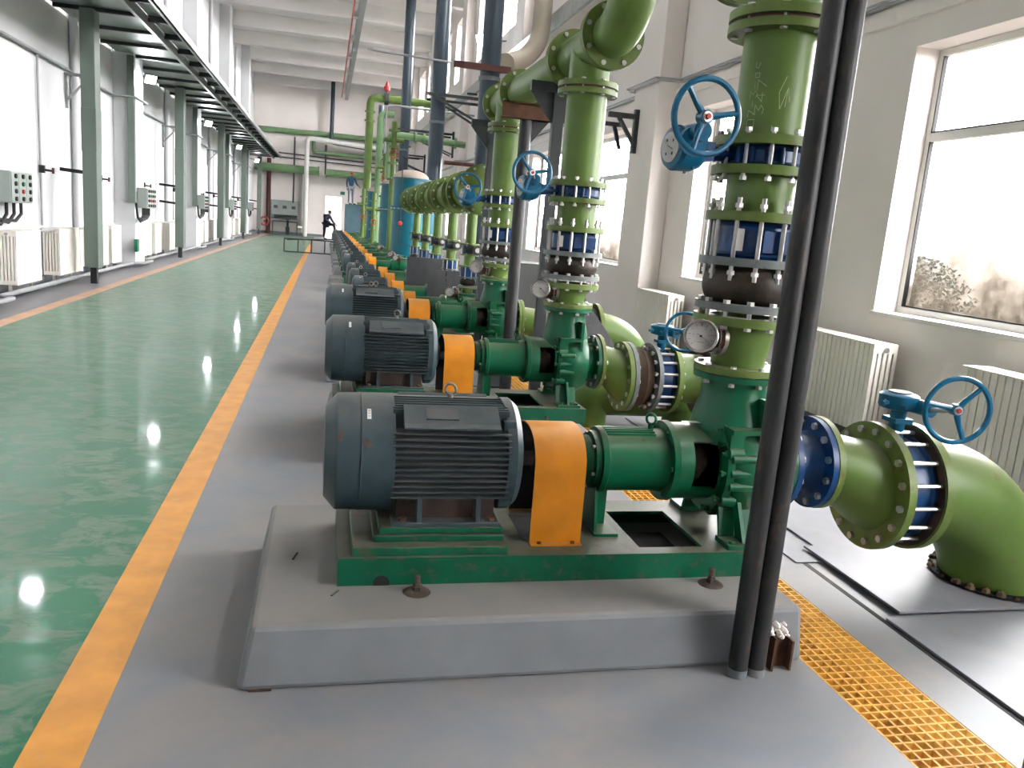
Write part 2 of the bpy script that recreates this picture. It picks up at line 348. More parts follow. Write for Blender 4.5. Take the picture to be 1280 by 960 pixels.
# right wall with windows
bay = [2.4 + 8.7 * k for k in range(-1, 6)]
wins = []
for c in bay:
    for a, b in ((1.2, 3.6), (5.1, 7.5)):
        if c + b < Y1 - .3: wins.append((c + a, c + b))
ZW = ((1.05, 3.2), (6.7, 8.9))
def cut_wall(x0, x1, rows, ys, y0, y1, zt):
    b = MB(); z = 0
    for (za, zb) in rows:
        b.box(x0, x1, y0, y1, z, za); yy = y0
        for a, c in ys:
            if a > yy: b.box(x0, x1, yy, a, za, zb)
            yy = c
        b.box(x0, x1, yy, y1, za, zb); z = zb
    b.box(x0, x1, y0, y1, z, zt); return b
ws = sorted(w for w in wins if w[0] > -2)
struct('wall_right', cut_wall(XR, XR + .34, ZW, ws, Y0, Y1, ZC), 'wall')
for i, (ya, yb) in enumerate(ws):
    for j, (za, zb) in enumerate(ZW):
        xf = XR + .22; n = i * 2 + j + 1
        fr = MB(); t = .06
        fr.box(xf, xf + .06, ya, yb, za, za + t).box(xf, xf + .06, ya, yb, zb - t, zb).box(xf, xf + .06, ya, ya + t, za + t, zb - t).box(xf, xf + .06, yb - t, yb, za + t, zb - t)
        o = struct('window_%d' % n, fr, 'frame', bevel=.006)
        if j == 0:
            zm = za + 1.42; part(o, 'transom', MB().box(xf, xf + .06, ya + t, yb - t, zm, zm + .07), 'frame', 0)
            for q, (a, b_, c, d) in enumerate(((ya + t, yb - t, za + t, zm), (ya + t, yb - t, zm + .07, zb - t))):
                part(o, 'pane', MB().box(xf + .026, xf + .03, a, b_, c, d), 'glass', 0)
                part(o, 'gasket', MB().box(xf - .004, xf + .03, a, b_, c, c + .012).box(xf - .004, xf + .03, a, a + .012, c, d).box(xf - .004, xf + .03, b_ - .012, b_, c, d), 'dark', 0)
        else:
            ym = (ya + yb) / 2; part(o, 'mullion', MB().box(xf, xf + .055, ym - .03, ym + .03, za + t, zb - t), 'frame', 0)
            for a, b_ in ((ya + t, ym - .03), (ym + .03, yb - t)): part(o, 'pane', MB().box(xf + .026, xf + .03, a, b_, za + t, zb - t), 'glass', 0)
    if j == 0: struct('trim_outer_hood', MB().prism([(XR + .34, 3.20), (XR + .34, 3.26), (XR + .72, 3.18), (XR + .72, 3.12)], 'y', ya - .2, yb + .2), 'hood')
    struct('trim_sill', MB().box(XR - .02, XR + .22, ya - .03, yb + .03, 1.02, 1.055), 'frame', bevel=.005)
# an open casement in the third visible window with its handle
for c in bay[1:]:
    struct('wall_pilaster', MB().box(XR - .3, XR, c - .45, c + .45, 0, ZC), 'wall', bevel=.012)
for c in bay[1:]:
    struct('wall_pilaster', MB().box(XL, XL + .42, c - .45, c + .45, 0, ZC), 'wall_l', bevel=.012)
struct('wall_right_band', MB().box(XR - .05, XR, Y0, Y1, 3.42, 3.52), 'wall')
# far wall with doorway
DX0, DX1, DZ = -0.1, 0.95, 2.62
struct('wall_far', MB().box(XL - .3, DX0, Y1, Y1 + .3, 0, ZC).box(DX1, XR + .3, Y1, Y1 + .3, 0, ZC).box(DX0, DX1, Y1, Y1 + .3, DZ, ZC), 'wall')
struct('door_1', MB().box(DX0 - .06, DX0, Y1 - .03, Y1 + .3, 0, DZ + .06).box(DX1, DX1 + .06, Y1 - .03, Y1 + .3, 0, DZ + .06).box(DX0, DX1, Y1 - .03, Y1 + .3, DZ, DZ + .06), 'frame')
dr = struct('door_2', MB().box(.62, .66, Y1 - .9, Y1 - .05, 0.01, 1.75), 'frame')
single('exit_sign', MB().box(.82, 1.1, Y1 - .03, Y1 + .0, 2.75, 2.95), 'greenbox', 'small green exit sign above the far doorway', 'sign')
struct('baseboard_far', MB().box(XL, DX0 - .1, Y1 - .03, Y1, 0, .16), 'conc')
struct('baseboard_left', MB().box(XL, XL + .03, Y0, Y1, 0, .14), 'conc')
# outside
struct('ground_outside', MB().box(-60, 60, Y1 + .3, 120, -.4, -.3).box(XR + .34, 80, -60, 120, -.5, -.35), 'ground')

def bank():
    b = MB(); V = []; F = []; n = 60; rr = random.Random(5)
    for i in range(n + 1):
        y = -15 + i * 1.3; h = 1.75 + .35 * math.sin(i * .9) + .25 * rr.random()
        V += [(8.6, y, -.4), (9.6 + .3 * rr.random(), y, h * .6), (10.6, y, h), (16, y, h * .9), (16, y, -.4)]
    for i in range(n):
        for k in range(4): F.append((i * 5 + k, i * 5 + k + 1, i * 5 + k + 6, i * 5 + k + 5))
    b.add(V, F); struct('ground_bank_outside', b, 'ground', 60)
bank()
def bush(x, y, r, lab, seed):
    b = MB(); rr = random.Random(seed)
    for i in range(2600):
        a = rr.random() * 2 * PI; e = rr.random() * PI * .5; q = r * (.55 + .45 * rr.random()); c = Vector((x + q * math.cos(a) * math.cos(e), y + q * 1.3 * math.sin(a) * math.cos(e), .6 + q * 1.2 * math.sin(e)))
        u = Vector((rr.uniform(-1, 1), rr.uniform(-1, 1), rr.uniform(-1, 1))).normalized() * .035; w = u.cross(Vector((rr.uniform(-1, 1), rr.uniform(-1, 1), rr.uniform(-1, 1)))).normalized() * .02
        b.add([c - u, c + w, c + u, c - w], [(0, 1, 2, 3)])
    t = thing('outdoor_shrub', (x, y, -.4), lab, 'shrub'); part(t, 'foliage', b, 'foliage', 0, kind='stuff'); part(t, 'stem', MB().cyl((x, y, -.4), (x, y, 1.0), .04, n=8), 'foliage')
bush(8.3, 10.0, .8, 'dark shrub blurred behind the left part of the nearest window', 3)

struct('wall_sky_screen', MB().box(-9, 12, 60, 60.4, -.3, 7), 'sky_screen')  # added wall that dims the sky glare seen through the doorway

# floor lines
struct('floor_line_yellow', MB().box(-.757, -.592, Y0, 40, 0.0, .002), 'yell')
struct('floor_line_orange', MB().box(-3.62, -3.44, Y0, Y1 - 1, 0.0, .002), 'yellf')

# ------------------------------------------------------------------ grating over the trench
def grating():
    t = thing('floor_grating', ((TX0 + TX1) / 2, 4.5, -.03), 'yellow moulded floor grating strip running past the concrete plinths', 'grating')
    for k in range(9):
        x = TX0 + .006 + (TX1 - TX0 - .012) * k / 8
        part(t, 'bearing_bar', MB().box(x - .004, x + .004, .6, 9.6, -.035, -.001), 'grate', 0)
    b = MB().box(TX0 + .002, TX1 - .002, -.0035, .0035, -.033, 0.0); me = mesh_of(b, 'cross_bar', (0, 0, 0), 0); me.materials.append(M['grate'])
    k = 0; y = .62
    while y < 9.6: inst(t, 'cross_bar', me, (0, y, 0)); y += .0405
    g2 = thing('floor_grating', ((TX0 + TX1) / 2, 16, -.03), 'far continuation of the yellow grating beside the small pumps', 'grating')
    b = MB()
    for k in range(9): x = TX0 + .006 + (TX1 - TX0 - .012) * k / 8; b.box(x - .004, x + .004, 9.62, 24, -.035, -.001)
    y = 9.66
    while y < 24: b.box(TX0 + .002, TX1 - .002, y - .0035, y + .0035, -.033, 0); y += .0405
    part(g2, 'bars', b, 'grate', 0, kind='stuff')
grating()
# steel cover plates right of the grating
def slab(x0, x1, y0, y1, z0, t=.012, tilt=0.0):
    b = MB(); V = [(x0, y0, z0), (x1, y0, z0 + tilt), (x1, y1, z0 + tilt), (x0, y1, z0)]
    V2 = [(x, y, z + t) for x, y, z in V]
    return b.add(V + V2, [(0, 3, 2, 1), (4, 5, 6, 7), (0, 1, 5, 4), (1, 2, 6, 5), (2, 3, 7, 6), (3, 0, 4, 7)])
single('cover_plate', slab(2.36, 3.95, .6, 2.68, .001), 'plate', 'grey steel floor cover plate in the right foreground', 'floor plate', bevel=.002)
single('cover_plate', slab(2.44, 4.3, 2.70, 3.42, .014, .012), 'plate', 'grey steel floor plate lying under the nearest elbow', 'floor plate', bevel=.002)
single('cover_plate', slab(2.30, 2.44, 3.26, 5.4, .001, .006), 'plate', 'narrow grey cover strip beyond the nearest suction elbow', 'floor plate')
single('cover_plate', slab(2.52, 4.3, 3.44, 6.2, .001, .010), 'plate', 'grey steel floor plate between the first two elbows', 'floor plate', bevel=.002)
struct('floor_joint', MB().box(2.335, 2.36, .6, 3.3, 0, .0015), 'dark')

# ------------------------------------------------------------------ pump sets
# ---- plinths
def plinth(y0, y1, x0, x1, h, label, group=None):
    b = MB(); s = .03
    b.add([(x0 - s, y0 - s, 0), (x1, y0 - s, 0), (x1, y1, 0), (x0 - s, y1, 0), (x0 + .01, y0, h), (x1 - .01, y0, h), (x1 - .01, y1, h), (x0 + .01, y1, h)],
          [(0, 3, 2, 1), (4, 5, 6, 7), (0, 1, 5, 4), (1, 2, 6, 5), (2, 3, 7, 6), (3, 0, 4, 7)])
    return single('concrete_plinth', b, 'conc', label, 'plinth', group, smooth=0, bevel=.018)
ZB, AZ = .31, .60       # top of base frame, shaft height
ORD = ['nearest', 'second', 'third', 'fourth', 'fifth', 'sixth', 'seventh', 'eighth', 'ninth', 'tenth', 'eleventh', 'twelfth', 'thirteenth', 'fourteenth', 'fifteenth']

def base_frame(Y, k):
    t = thing('base_frame', (.94, Y, .21), 'dark green steel base frame under the %s pump and motor' % ORD[k], 'base frame', 'green base frames of the large pumps')
    d = lambda a, b: (Y + a, Y + b)
    part(t, 'side_beam', MB().box(.08, 1.80, *d(-.30, -.285), .208, ZB + .002), 'base', 0)
    part(t, 'side_beam', MB().box(.08, 1.80, *d(.285, .30), .208, ZB + .002), 'base', 0)
    part(t, 'end_beam', MB().box(.08, .095, *d(-.285, .285), .208, ZB), 'base')
    part(t, 'end_beam', MB().box(1.785, 1.80, *d(-.285, .285), .208, ZB), 'base')
    tp = MB(); z = (ZB - .012, ZB + .002)
    tp.box(.095, 1.24, *d(-.285, .285), *z).box(1.51, 1.785, *d(-.285, .285), *z).box(1.24, 1.51, *d(-.285, -.24), *z).box(1.24, 1.51, *d(.16, .285), *z)
    part(t, 'top_plate', tp, 'base', 0)
    well = MB().box(1.24, 1.51, *d(-.24, .16), .211, .213); part(t, 'drip_pan', well, 'dark')
    part(t, 'motor_pedestal', MB().box(.13, .70, *d(-.285, .285), ZB, .345), 'base', bevel=.004)
    part(t, 'motor_rail', MB().box(.205, .69, *d(-.235, .235), .345, .369), 'base', bevel=.003)
    part(t, 'motor_rail', MB().box(.225, .685, *d(-.222, .222), .371, .395), 'base', bevel=.003)
    part(t, 'opening', MB().box(.79, .985, *d(-.15, .12), ZB + .0025, ZB + .0032), 'dark', 0)
    part(t, 'drain_hole', MB().cyl((.235, Y - .302, .216), (.235, Y - .3005, .216), .03, n=20), 'dark')
    for x in (.357, 1.50):
        for s in (-1, 1):
            y = Y + s * .36 if s < 0 else Y + .355
            b = MB().lathe((x, y, .208), (0, 0, 1), [(0, .05), (.006, .042), (.008, .03)], 16).lathe((x, y, .214), (0, 0, 1), [(0, .019), (.018, .019)], 6).lathe((x, y, .232), (0, 0, 1), [(0, .015), (.012, .015)], 6).lathe((x, y, .24), (0, 0, 1), [(0, .011), (.030, .011), (.034, .008)], 10)
            part(t, 'anchor_bolt', b, 'anchor', label='rusty anchor bolt')
    return t

def motor(Y, k):
    t = thing('electric_motor', (.46, Y, .395), 'x', 'electric motor', 'blue grey electric motors of the large pumps')
    def pm(t_, n_, b_, *a, **kw):
        b_.v = [(x, Y + (y - Y) * .93, .622 + (z - .60) * .93) for x, y, z in b_.v]; return part(t_, n_, b_, *a, **kw)
    pm(t, 'fan_cowl', MB().lathe((.02, Y, AZ), (1, 0, 0), [(0, .0), (0, .13), (.002, .185), (.045, .238), (.25, .243), (.252, .225), (.2, .22)], 48), 'motor')
    pm(t, 'cowl_seam', MB().torus((.15, Y, AZ), (1, 0, 0), .2415, .0022, 48, 6), 'fin')
    pm(t, 'stator_body', MB().lathe((.255, Y, AZ), (1, 0, 0), [(0, .198), (.455, .198)], 40).box(.28, .70, Y - .17, Y + .17, .47, AZ), 'motor')
    for sgn in (-1, 1):
        for j in range(12):
            z = .474 + j * .0236
            dz = z - AZ; yin = math.sqrt(max(.198 ** 2 - dz * dz, .01)) - .01
            yo = .236 - max(0, (abs(dz) - .09)) * .25
            b = MB(); ya, yb = sorted((Y + sgn * yin, Y + sgn * yo)); b.box(.262, .70, ya, yb, z - .003, z + .003)
            pm(t, 'cooling_fin', b, 'fin', 0)
    for j in range(-6, 7):
        y = j * .0235; zi = AZ + math.sqrt(.198 ** 2 - y * y) - .01
        pm(t, 'cooling_fin', MB().box(.262, .70, Y + y - .003, Y + y + .003, zi, AZ + .236 - abs(y) * .16), 'fin', 0)
    for sgn in (-1, 1):   # plates at the upper corners that carry the name plate
        pl = [(Y + sgn * .17, .752), (Y + sgn * .236, .755), (Y + sgn * .236, .762), (Y + sgn * .205, .772), (Y + sgn * .125, .828), (Y + sgn * .11, .82)]
        nb = pm(t, 'corner_panel', MB().prism(pl, 'x', .30, .655), 'motor', 0)
        if sgn < 0: pm(t, 'name_plate', MB().prism([(Y - .189, .783), (Y - .1925, .789), (Y - .1445, .821), (Y - .141, .815)], 'x', .38, .50), 'fin', 0)
    pm(t, 'end_bell', MB().lathe((.69, Y, AZ), (1, 0, 0), [(0, .20), (0, .238), (.035, .238), (.06, .215), (.075, .14), (.09, .10), (.10, .06)], 44), 'motor')
    for a in range(4):
        an = PI / 4 + a * PI / 2; cy, cz = math.cos(an) * .225, math.sin(an) * .225
        pm(t, 'bell_lug', MB().box(.672, .722, Y + cy - .022, Y + cy + .022, AZ + cz - .022, AZ + cz + .022), 'motor', 0, bevel=.004)
    for x in (.37, .59):
        for s in (-1, 1): part(t, 'foot_web', MB().prism([(Y + s * .212, .408), (Y + s * .200, .51), (Y + s * .05, .53), (Y + s * .05, .408)], 'x', x - .009, x + .009), 'fin', 0)
    for s in (-1, 1):
        a, b = sorted((Y + s * .12, Y + s * .215)); part(t, 'foot', MB().box(.27, .675, a, b, .395, .410), 'motor', bevel=.003)
        a, b = sorted((Y + s * .10, Y + s * .155)); part(t, 'foot', MB().box(.29, .66, a, b, .41, .53), 'footrust', label='rust stained foot of the motor housing')
        for x in (.31, .645): part(t, 'bolt', MB().lathe((x, Y + s * .19, .410), (0, 0, 1), [(0, .014), (.014, .014)], 6), 'rust')
    pm(t, 'eye_bolt', MB().torus((.49, Y, .872), (.5, .86, 0), .022, .006, 20, 8).cyl((.49, Y, .835), (.49, Y, .852), .012), 'steel')
    part(t, 'shaft', MB().cyl((.77, Y, AZ), (.84, Y, AZ), .03), 'steel')
    st = pm(t, 'sticker', MB().add([(x, Y - math.sqrt(.2437 ** 2 - z * z), AZ + z) for z in (.208, .197, .187, .177) for x in (.168, .183)], [(0, 1, 3, 2), (2, 3, 5, 4), (4, 5, 7, 6)]), 'sticker', 0, label='small white sticker with black marks')
    b = MB()
    for z in (.203, .195, .187):
        yy = Y - math.sqrt(.2444 ** 2 - z * z); b.add([(.171, yy, AZ + z), (.180, yy, AZ + z), (.180, yy - .001, AZ + z - .004), (.173, yy - .001, AZ + z - .004)], [(0, 1, 2, 3)])
    pm(t, 'print', b, 'ink', 0)
    if k == 0:
        rr = random.Random(11)
        for (x0, a0, sz) in ((.075, .50, .020), (.165, .42, .022), (.18, .36, .014), (.10, -.1, .006), (.20, -.5, .006)):
            V = []; n = 9
            for q in range(n):
                an = 2 * PI * q / n; rr_ = sz * (.45 + .7 * rr.random()); aa = a0 + math.sin(an) * rr_ / .243 * 1.3; V.append((x0 + math.cos(an) * rr_ * .7, Y - .2437 * math.cos(aa), AZ + .2437 * math.sin(aa)))
            pm(t, 'paint_chip', MB().add(V, [tuple(range(n))]), 'anchor', 0, label='dark paint chip on the fan cowl')
    return t

def guard(Y, k):
    t = thing('coupling_guard', (.91, Y, ZB), 'x', 'coupling guard', 'orange coupling guards of the large pumps')
    def arch(w, top, zc, n=18):
        pts = [(-w - .006, ZB + .004)]
        for i in range(n + 1):
            a = PI - PI * i / n; e = 2.3
            ca, sa = math.cos(a), math.sin(a)
            pts.append((w * math.copysign(abs(ca) ** (2 / e), ca), zc + (top - zc) * abs(sa) ** (2 / e)))
        pts.append((w + .006, ZB + .004)); return pts
    o = arch(.182, .748, .585); i_ = arch(.178, .744, .585); V = []; F = []; n = len(o)
    for x in (.805, 1.01):
        for p in o: V.append((x, Y + p[0], p[1]))
        for p in i_: V.append((x, Y + p[0], p[1]))
    F2 = []
    for j in range(n - 1):
        F += [(j, j + 1, 2 * n + j + 1, 2 * n + j), (j, n + j, n + j + 1, j + 1), (2 * n + j, 2 * n + j + 1, 3 * n + j + 1, 3 * n + j)]; F2 += [(n + j, 3 * n + j, 3 * n + j + 1, n + j + 1)]
    part(t, 'cover', MB().add(V, F), 'orange', 50)
    part(t, 'inner_face', MB().add([(x, Y + (y - Y) * .995, z - .0006) for x, y, z in V], F2), 'dark', 50, label='unpainted black inside of the guard')
    for s in (-1, 1):
        a, b = sorted((Y + s * .18, Y + s * .215)); fl = part(t, 'foot_flange', MB().box(.805, 1.01, a, b, ZB + .002, ZB + .007), 'orange', 0)
        for x in (.84, .975): part(t, 'bolt', MB().lathe((x, Y + s * .2, ZB + .007), (0, 0, 1), [(0, .009), (.007, .009)], 6), 'rust')
    c = thing('shaft_coupling', (.90, Y, AZ - .09), 'dark shaft coupling inside the orange guard of the %s pump' % ORD[k], 'coupling', 'shaft couplings under the orange guards')
    part(c, 'hub', MB().lathe((.84, Y, AZ), (1, 0, 0), [(0, .05), (.03, .05), (.03, .085), (.065, .085)], 28), 'dark')
    part(c, 'hub', MB().lathe((.91, Y, AZ), (1, 0, 0), [(0, .085), (.035, .085), (.035, .05), (.12, .05)], 28), 'dark')
    return t

def pump(Y, k):
    t = thing('centrifugal_pump', (1.45, Y, ZB), 'x', 'pump', 'green centrifugal pumps in the row')
    hs = part(t, 'bearing_housing', MB().lathe((1.10, Y, AZ), (1, 0, 0), [(0, .08), (0, .135), (.022, .138), (.03, .128), (.25, .128), (.29, .135)], 36), 'pump')
    part(t, 'bearing_cover', MB().lathe((1.04, Y, AZ), (1, 0, 0), [(0, .05), (0, .095), (.03, .10), (.035, .118), (.062, .118)], 32), 'pump')
    for a in range(6):
        an = a * PI / 3 + .3; part(hs, 'bolt', MB().lathe((1.062, Y + math.cos(an) * .108, AZ + math.sin(an) * .108), (1, 0, 0), [(0, .008), (.014, .008)], 6), 'steel')
    for a in range(-3, 4):
        an = a * .14; y = Y + math.sin(an) * .128; z = AZ + math.cos(an) * .126
        part(hs, 'rib', MB().box(1.13, 1.34, y - .003, y + .003, z, z + .010), 'pump', 0)
    part(t, 'eye_bolt', MB().torus((1.335, Y, .775), (.8, .6, 0), .022, .006, 20, 8).cyl((1.335, Y, .72), (1.335, Y, .755), .011), 'pump')
    fb = MB().prism([(Y - .012, ZB), (Y + .012, ZB), (Y + .012, .49), (Y - .012, .49)], 'x', 1.10, 1.17)
    fb.prism([(Y - .11, ZB), (Y + .11, ZB), (Y + .07, .50), (Y - .07, .50)], 'x', 1.095, 1.107).box(1.09, 1.19, Y - .13, Y + .13, ZB, ZB + .014)
    part(t, 'support_foot', fb, 'pump', 0)
    part(t, 'bracket_flange', MB().lathe((1.385, Y, AZ), (1, 0, 0), [(0, .13), (.004, .165), (.03, .168), (.034, .16)], 36), 'pump')
    bolts(t, (1.388, Y, AZ), 'x', .148, 6, .006, hexr=.011, over=.008, r=.005, a0=.5, m='pump')
    br = MB(); Rr = .160
    for a0, a1 in ((-.80, .80), (PI - 1.05, PI + 1.05)):    # top and bottom shells of the lantern, windows at the sides
        br.lathe((1.415, Y, AZ), (1, 0, 0), [(0, Rr), (.185, Rr), (.185, Rr - .014), (0, Rr - .014)], 14, a0, a1)
    for x0, x1 in ((1.415, 1.478), (1.585, 1.60)):
        br.lathe((0, Y, AZ), (1, 0, 0), [(x0, Rr), (x1, Rr), (x1, Rr - .014), (x0, Rr - .014), (x0, Rr)], 36)
    part(t, 'lantern_bracket', br, 'pump')
    part(t, 'shaft_sleeve', MB().lathe((1.40, Y, AZ), (1, 0, 0), [(0, .035), (.08, .035), (.08, .075), (.11, .085), (.15, .085), (.15, .05), (.2, .05)], 24), 'anchor', label='rusty shaft sleeve with seal ring')
    part(t, 'bracket_web', MB().box(1.47, 1.60, Y + .10, Y + .112, AZ - .12, AZ + .12), 'dark', 0)
    cs = MB().lathe((1.595, Y, AZ), (1, 0, 0), [(0, .10), (0, .212), (.030, .215), (.034, .20), (.06, .218), (.12, .226), (.18, .222), (.225, .20), (.235, .15), (.24, .12)], 44)
    vol = part(t, 'volute_casing', cs, 'pump')
    bolts(vol, (1.605, Y, AZ), 'x', .196, 10, .045, hexr=.013, over=.012, r=.007, a0=.3, m='pump')
    for an in (-1.15, -.62, -.25, .25, .62, 2.1, 2.6, 3.6, 4.1):
        cy, cz = Y + math.sin(an) * .205, AZ + math.cos(an) * .205
        part(vol, 'bolt_lobe', MB().cyl((1.598, cy, cz), (1.66, cy, cz), .026, n=14), 'pump'); part(vol, 'bolt', MB().lathe((1.598, cy, cz), (-1, 0, 0), [(0, .013), (.014, .013)], 6).cyl((1.59, cy, cz), (1.572, cy, cz), .006, n=8), 'pump')
    for z in (.665, .605, .55):
        part(vol, 'casing_boss', MB().lathe((1.61, Y - .205, z), (1, 0, 0), [(0, .018), (.10, .018), (.112, .008)], 14).box(1.61, 1.70, Y - .21, Y - .15, z - .012, z + .012), 'pump')
    part(vol, 'casing_rib', MB().box(1.60, 1.75, Y - .21, Y - .02, .765, .785).box(1.60, 1.66, Y - .195, Y - .1, .69, .77), 'pump', 0)
    part(vol, 'casing_rib', MB().box(1.745, 1.765, Y - .20, Y - .06, .70, .90), 'pump', 0)
    part(t, 'discharge_neck', MB().lathe((1.69, Y, .70), (0, 0, 1), [(0, .165), (.06, .165), (.12, .152), (.18, .136), (.24, .128), (.262, .132), (.262, .172), (.287, .172)], 40), 'pump')
    part(t, 'suction_neck', MB().lathe((1.82, Y, AZ), (1, 0, 0), [(0, .15), (.06, .13), (.09, .13)], 32), 'pump')
    for s in (-1, 1):
        sf = MB(); a, b = sorted((Y + s * .17, Y + s * .285)); sf.box(1.60, 1.76, a, b, ZB, ZB + .022)
        sf.prism([(Y + s * .20, ZB + .02), (Y + s * .265, ZB + .02), (Y + s * .16, .52), (Y + s * .12, .52)], 'x', 1.672, 1.688)
        sf.prism([(Y + s * .17, ZB + .02), (Y + s * .185, ZB + .02), (Y + s * .13, .50), (Y + s * .11, .50)], 'x', 1.61, 1.75)
        part(t, 'casing_foot', sf, 'pump', 0)
    for x in (1.625, 1.735): part(t, 'bolt', MB().lathe((x, Y - .262, ZB + .022), (0, 0, 1), [(0, .014), (.012, .014)], 6), 'pump')
    return t

def pipe_flange(parent, c, ax, t0, t1, ri, ro, m='flange', n=40, name='flange'):
    return part(parent, name, MB().lathe(c, AX[ax], [(t0, ri - .004), (t0, ro), (t1, ro), (t1, ri - .004), (t0, ri - .004)], n), m)

def handwheel(parent, c, n_axis, rad, spin=0.3, m='wheel'):
    """three-spoke wheel; n_axis = unit vector to the viewer side"""
    A = Vector(n_axis).normalized(); u = A.cross(Vector((0, 0, 1))).normalized(); w = u.cross(A); c = Vector(c)
    h = part(parent, 'handwheel', MB().torus(c, A, rad - .011, .011, 40, 10), m)
    for k in range(3):
        a = spin + k * 2 * PI / 3; d = u * math.cos(a) + w * math.sin(a)
        part(h, 'spoke', MB().tube([c - A * .012 + d * .015, c - A * .012 + d * .06, c + d * (rad - .012)], [.014, .011, .010], 8), m)
    part(h, 'hub', MB().cyl(c - A * .035, c + A * .006, .024, n=20), m)
    part(h, 'washer', MB().cyl(c + A * .006, c + A * .010, .018, n=18), 'zinc'); part(h, 'nut', MB().lathe(c + A * .010, A, [(0, .011), (.009, .010)], 6), 'red', label='red shaft nut')
    return h
def side_valve(Y, k, z0, z1):
    """butterfly valve in the riser: gearbox on the left, wheel towards the camera side (-y)"""
    zc = (z0 + z1) / 2
    t = thing('butterfly_valve', (1.69, Y, z0), 'x', 'valve', 'blue butterfly valves on the large risers')
    part(t, 'wafer_body', MB().lathe((1.69, Y, z0), (0, 0, 1), [(0, .155), (.008, .163), (.018, .150), (z1 - z0 - .018, .150), (z1 - z0 - .008, .163), (z1 - z0, .155)], 40), 'valve')
    for k2 in range(6): a = -1.9 + k2 * .36; part(t, 'body_lug', MB().cyl((1.69 + .158 * math.sin(a) , Y - .158 * math.cos(a), z0 + .01), (1.69 + .158 * math.sin(a), Y - .158 * math.cos(a), z1 - .01), .010, n=10), 'valve')
    bolts(t, (1.69, Y, zc), 'z', .180, 12, z1 - z0 + .09, r=.008, hexr=.015, over=.014, name='stud', a0=.13)
    part(t, 'stem_neck', MB().cyl((1.36, Y - .02, zc), (1.56, Y, zc), .028, n=16).box(1.40, 1.44, Y - .065, Y + .06, zc - .035, zc + .035), 'valve')
    S = Vector((-.985, -.17, 0)); Q = Vector((0, -1, 0)); o = Vector((1.40, Y - .03, zc)); up = Vector((0, 0, 1))
    gb = part(t, 'gearbox', MB().lathe(o, S, [(0, .04), (.02, .07), (.05, .082), (.12, .085), (.125, .078), (.135, .076), (.14, .05)], 28).cyl(o + S * .07 + up * .055, o + S * .07 + up * .055 + Q * .13, .036, n=18).lathe(o + S * .08 + up * .02 + Q * .02, Q, [(0, .055), (.07, .055)], 20), 'wheel')
    fc = o + S * .1405
    part(gb, 'position_dial', MB().cyl(fc - S * .004, fc + S * .003, .056, n=28), 'dial', label='pale round position dial')
    w_ = S.cross(up).normalized(); dm = MB(); f2 = fc + S * .004
    for a in (0.9, 2.3, 4.0, 5.4): c_ = f2 + w_ * .032 * math.cos(a) + up * .032 * math.sin(a); dm.bar(c_ - up * .005, c_ + up * .005, .006, .001)
    dm.bar(f2 - w_ * .02 - up * .008, f2 + w_ * .018 + up * .008, .004, .001); part(gb, 'dial_marks', dm, 'ink', 0)
    for a in (3.4, 4.1, 4.8, 5.5): part(gb, 'bolt', MB().lathe(o + S * .06 + w_ * .078 * math.cos(a) + up * (.078 * math.sin(a) - .012), (0, 0, 1), [(0, .008), (.02, .008)], 6), 'wheel')
    hub = o + S * .125 + up * .085 + Q * .25
    part(t, 'wheel_shaft', MB().cyl(o + S * .07 + up * .055 + Q * .10, hub, .012, n=12), 'zinc')
    handwheel(t, hub, (.08, -1, 0), .138, spin=.85)
    return t
def top_valve(Y, k, x0, x1, zc, ro, rb, label, ri=.2):
    """butterfly valve in a horizontal pipe: gearbox above"""
    xc = (x0 + x1) / 2
    t = thing('butterfly_valve', (xc, Y, zc - rb), label, 'valve', 'blue butterfly valves on the suction pipes')
    part(t, 'wafer_body', MB().lathe((x0, Y, zc), (1, 0, 0), [(0, ri * .8), (0, rb), (.02, rb + .008), (.03, rb - .006), (x1 - x0 - .03, rb - .006), (x1 - x0 - .02, rb + .008), (x1 - x0, rb), (x1 - x0, ri * .8)], 40), 'valve')
    bolts(t, (xc, Y, zc), 'x', ro - .035, 16, x1 - x0 + .08, r=.010, hexr=.017, over=.015, name='stud', a0=.1)
    zt = zc + ro + .02
    part(t, 'stem_neck', MB().cyl((xc, Y, zc + rb - .01), (xc, Y, zt + .05), .034, n=18).box(xc - .045, xc + .045, Y - .045, Y + .045, zt - .012, zt + .008), 'wheel')
    gb = part(t, 'gearbox', MB().lathe((xc - .01, Y, zt + .045), (0, 0, 1), [(0, .05), (.008, .078), (.02, .083), (.065, .083), (.072, .075), (.078, .05)], 30).cyl((xc + .04, Y + .03, zt + .07), (xc + .045, Y - .14, zt + .075), .033, n=18), 'wheel')
    part(gb, 'position_dial', MB().cyl((xc - .01, Y, zt + .123), (xc - .01, Y, zt + .127), .05, n=24), 'ink', label='dark round dial plate')
    part(gb, 'stop_screw', MB().cyl((xc - .09, Y - .03, zt + .08), (xc - .125, Y - .04, zt + .08), .010, n=10).lathe((xc - .10, Y - .03, zt + .08), (-1, 0, 0), [(0, .016), (.01, .016)], 6), 'wheel'); part(gb, 'stop_screw', MB().cyl((xc - .05, Y - .07, zt + .075), (xc - .05, Y - .105, zt + .075), .009, n=10), 'wheel')
    part(t, 'wheel_shaft', MB().cyl((xc + .045, Y - .14, zt + .075), (xc + .035, Y - .29, zt + .11), .011, n=12), 'zinc')
    handwheel(t, (xc + .035, Y - .29, zt + .11), (-.22, -1, .02), .145, spin=.18)
    return t
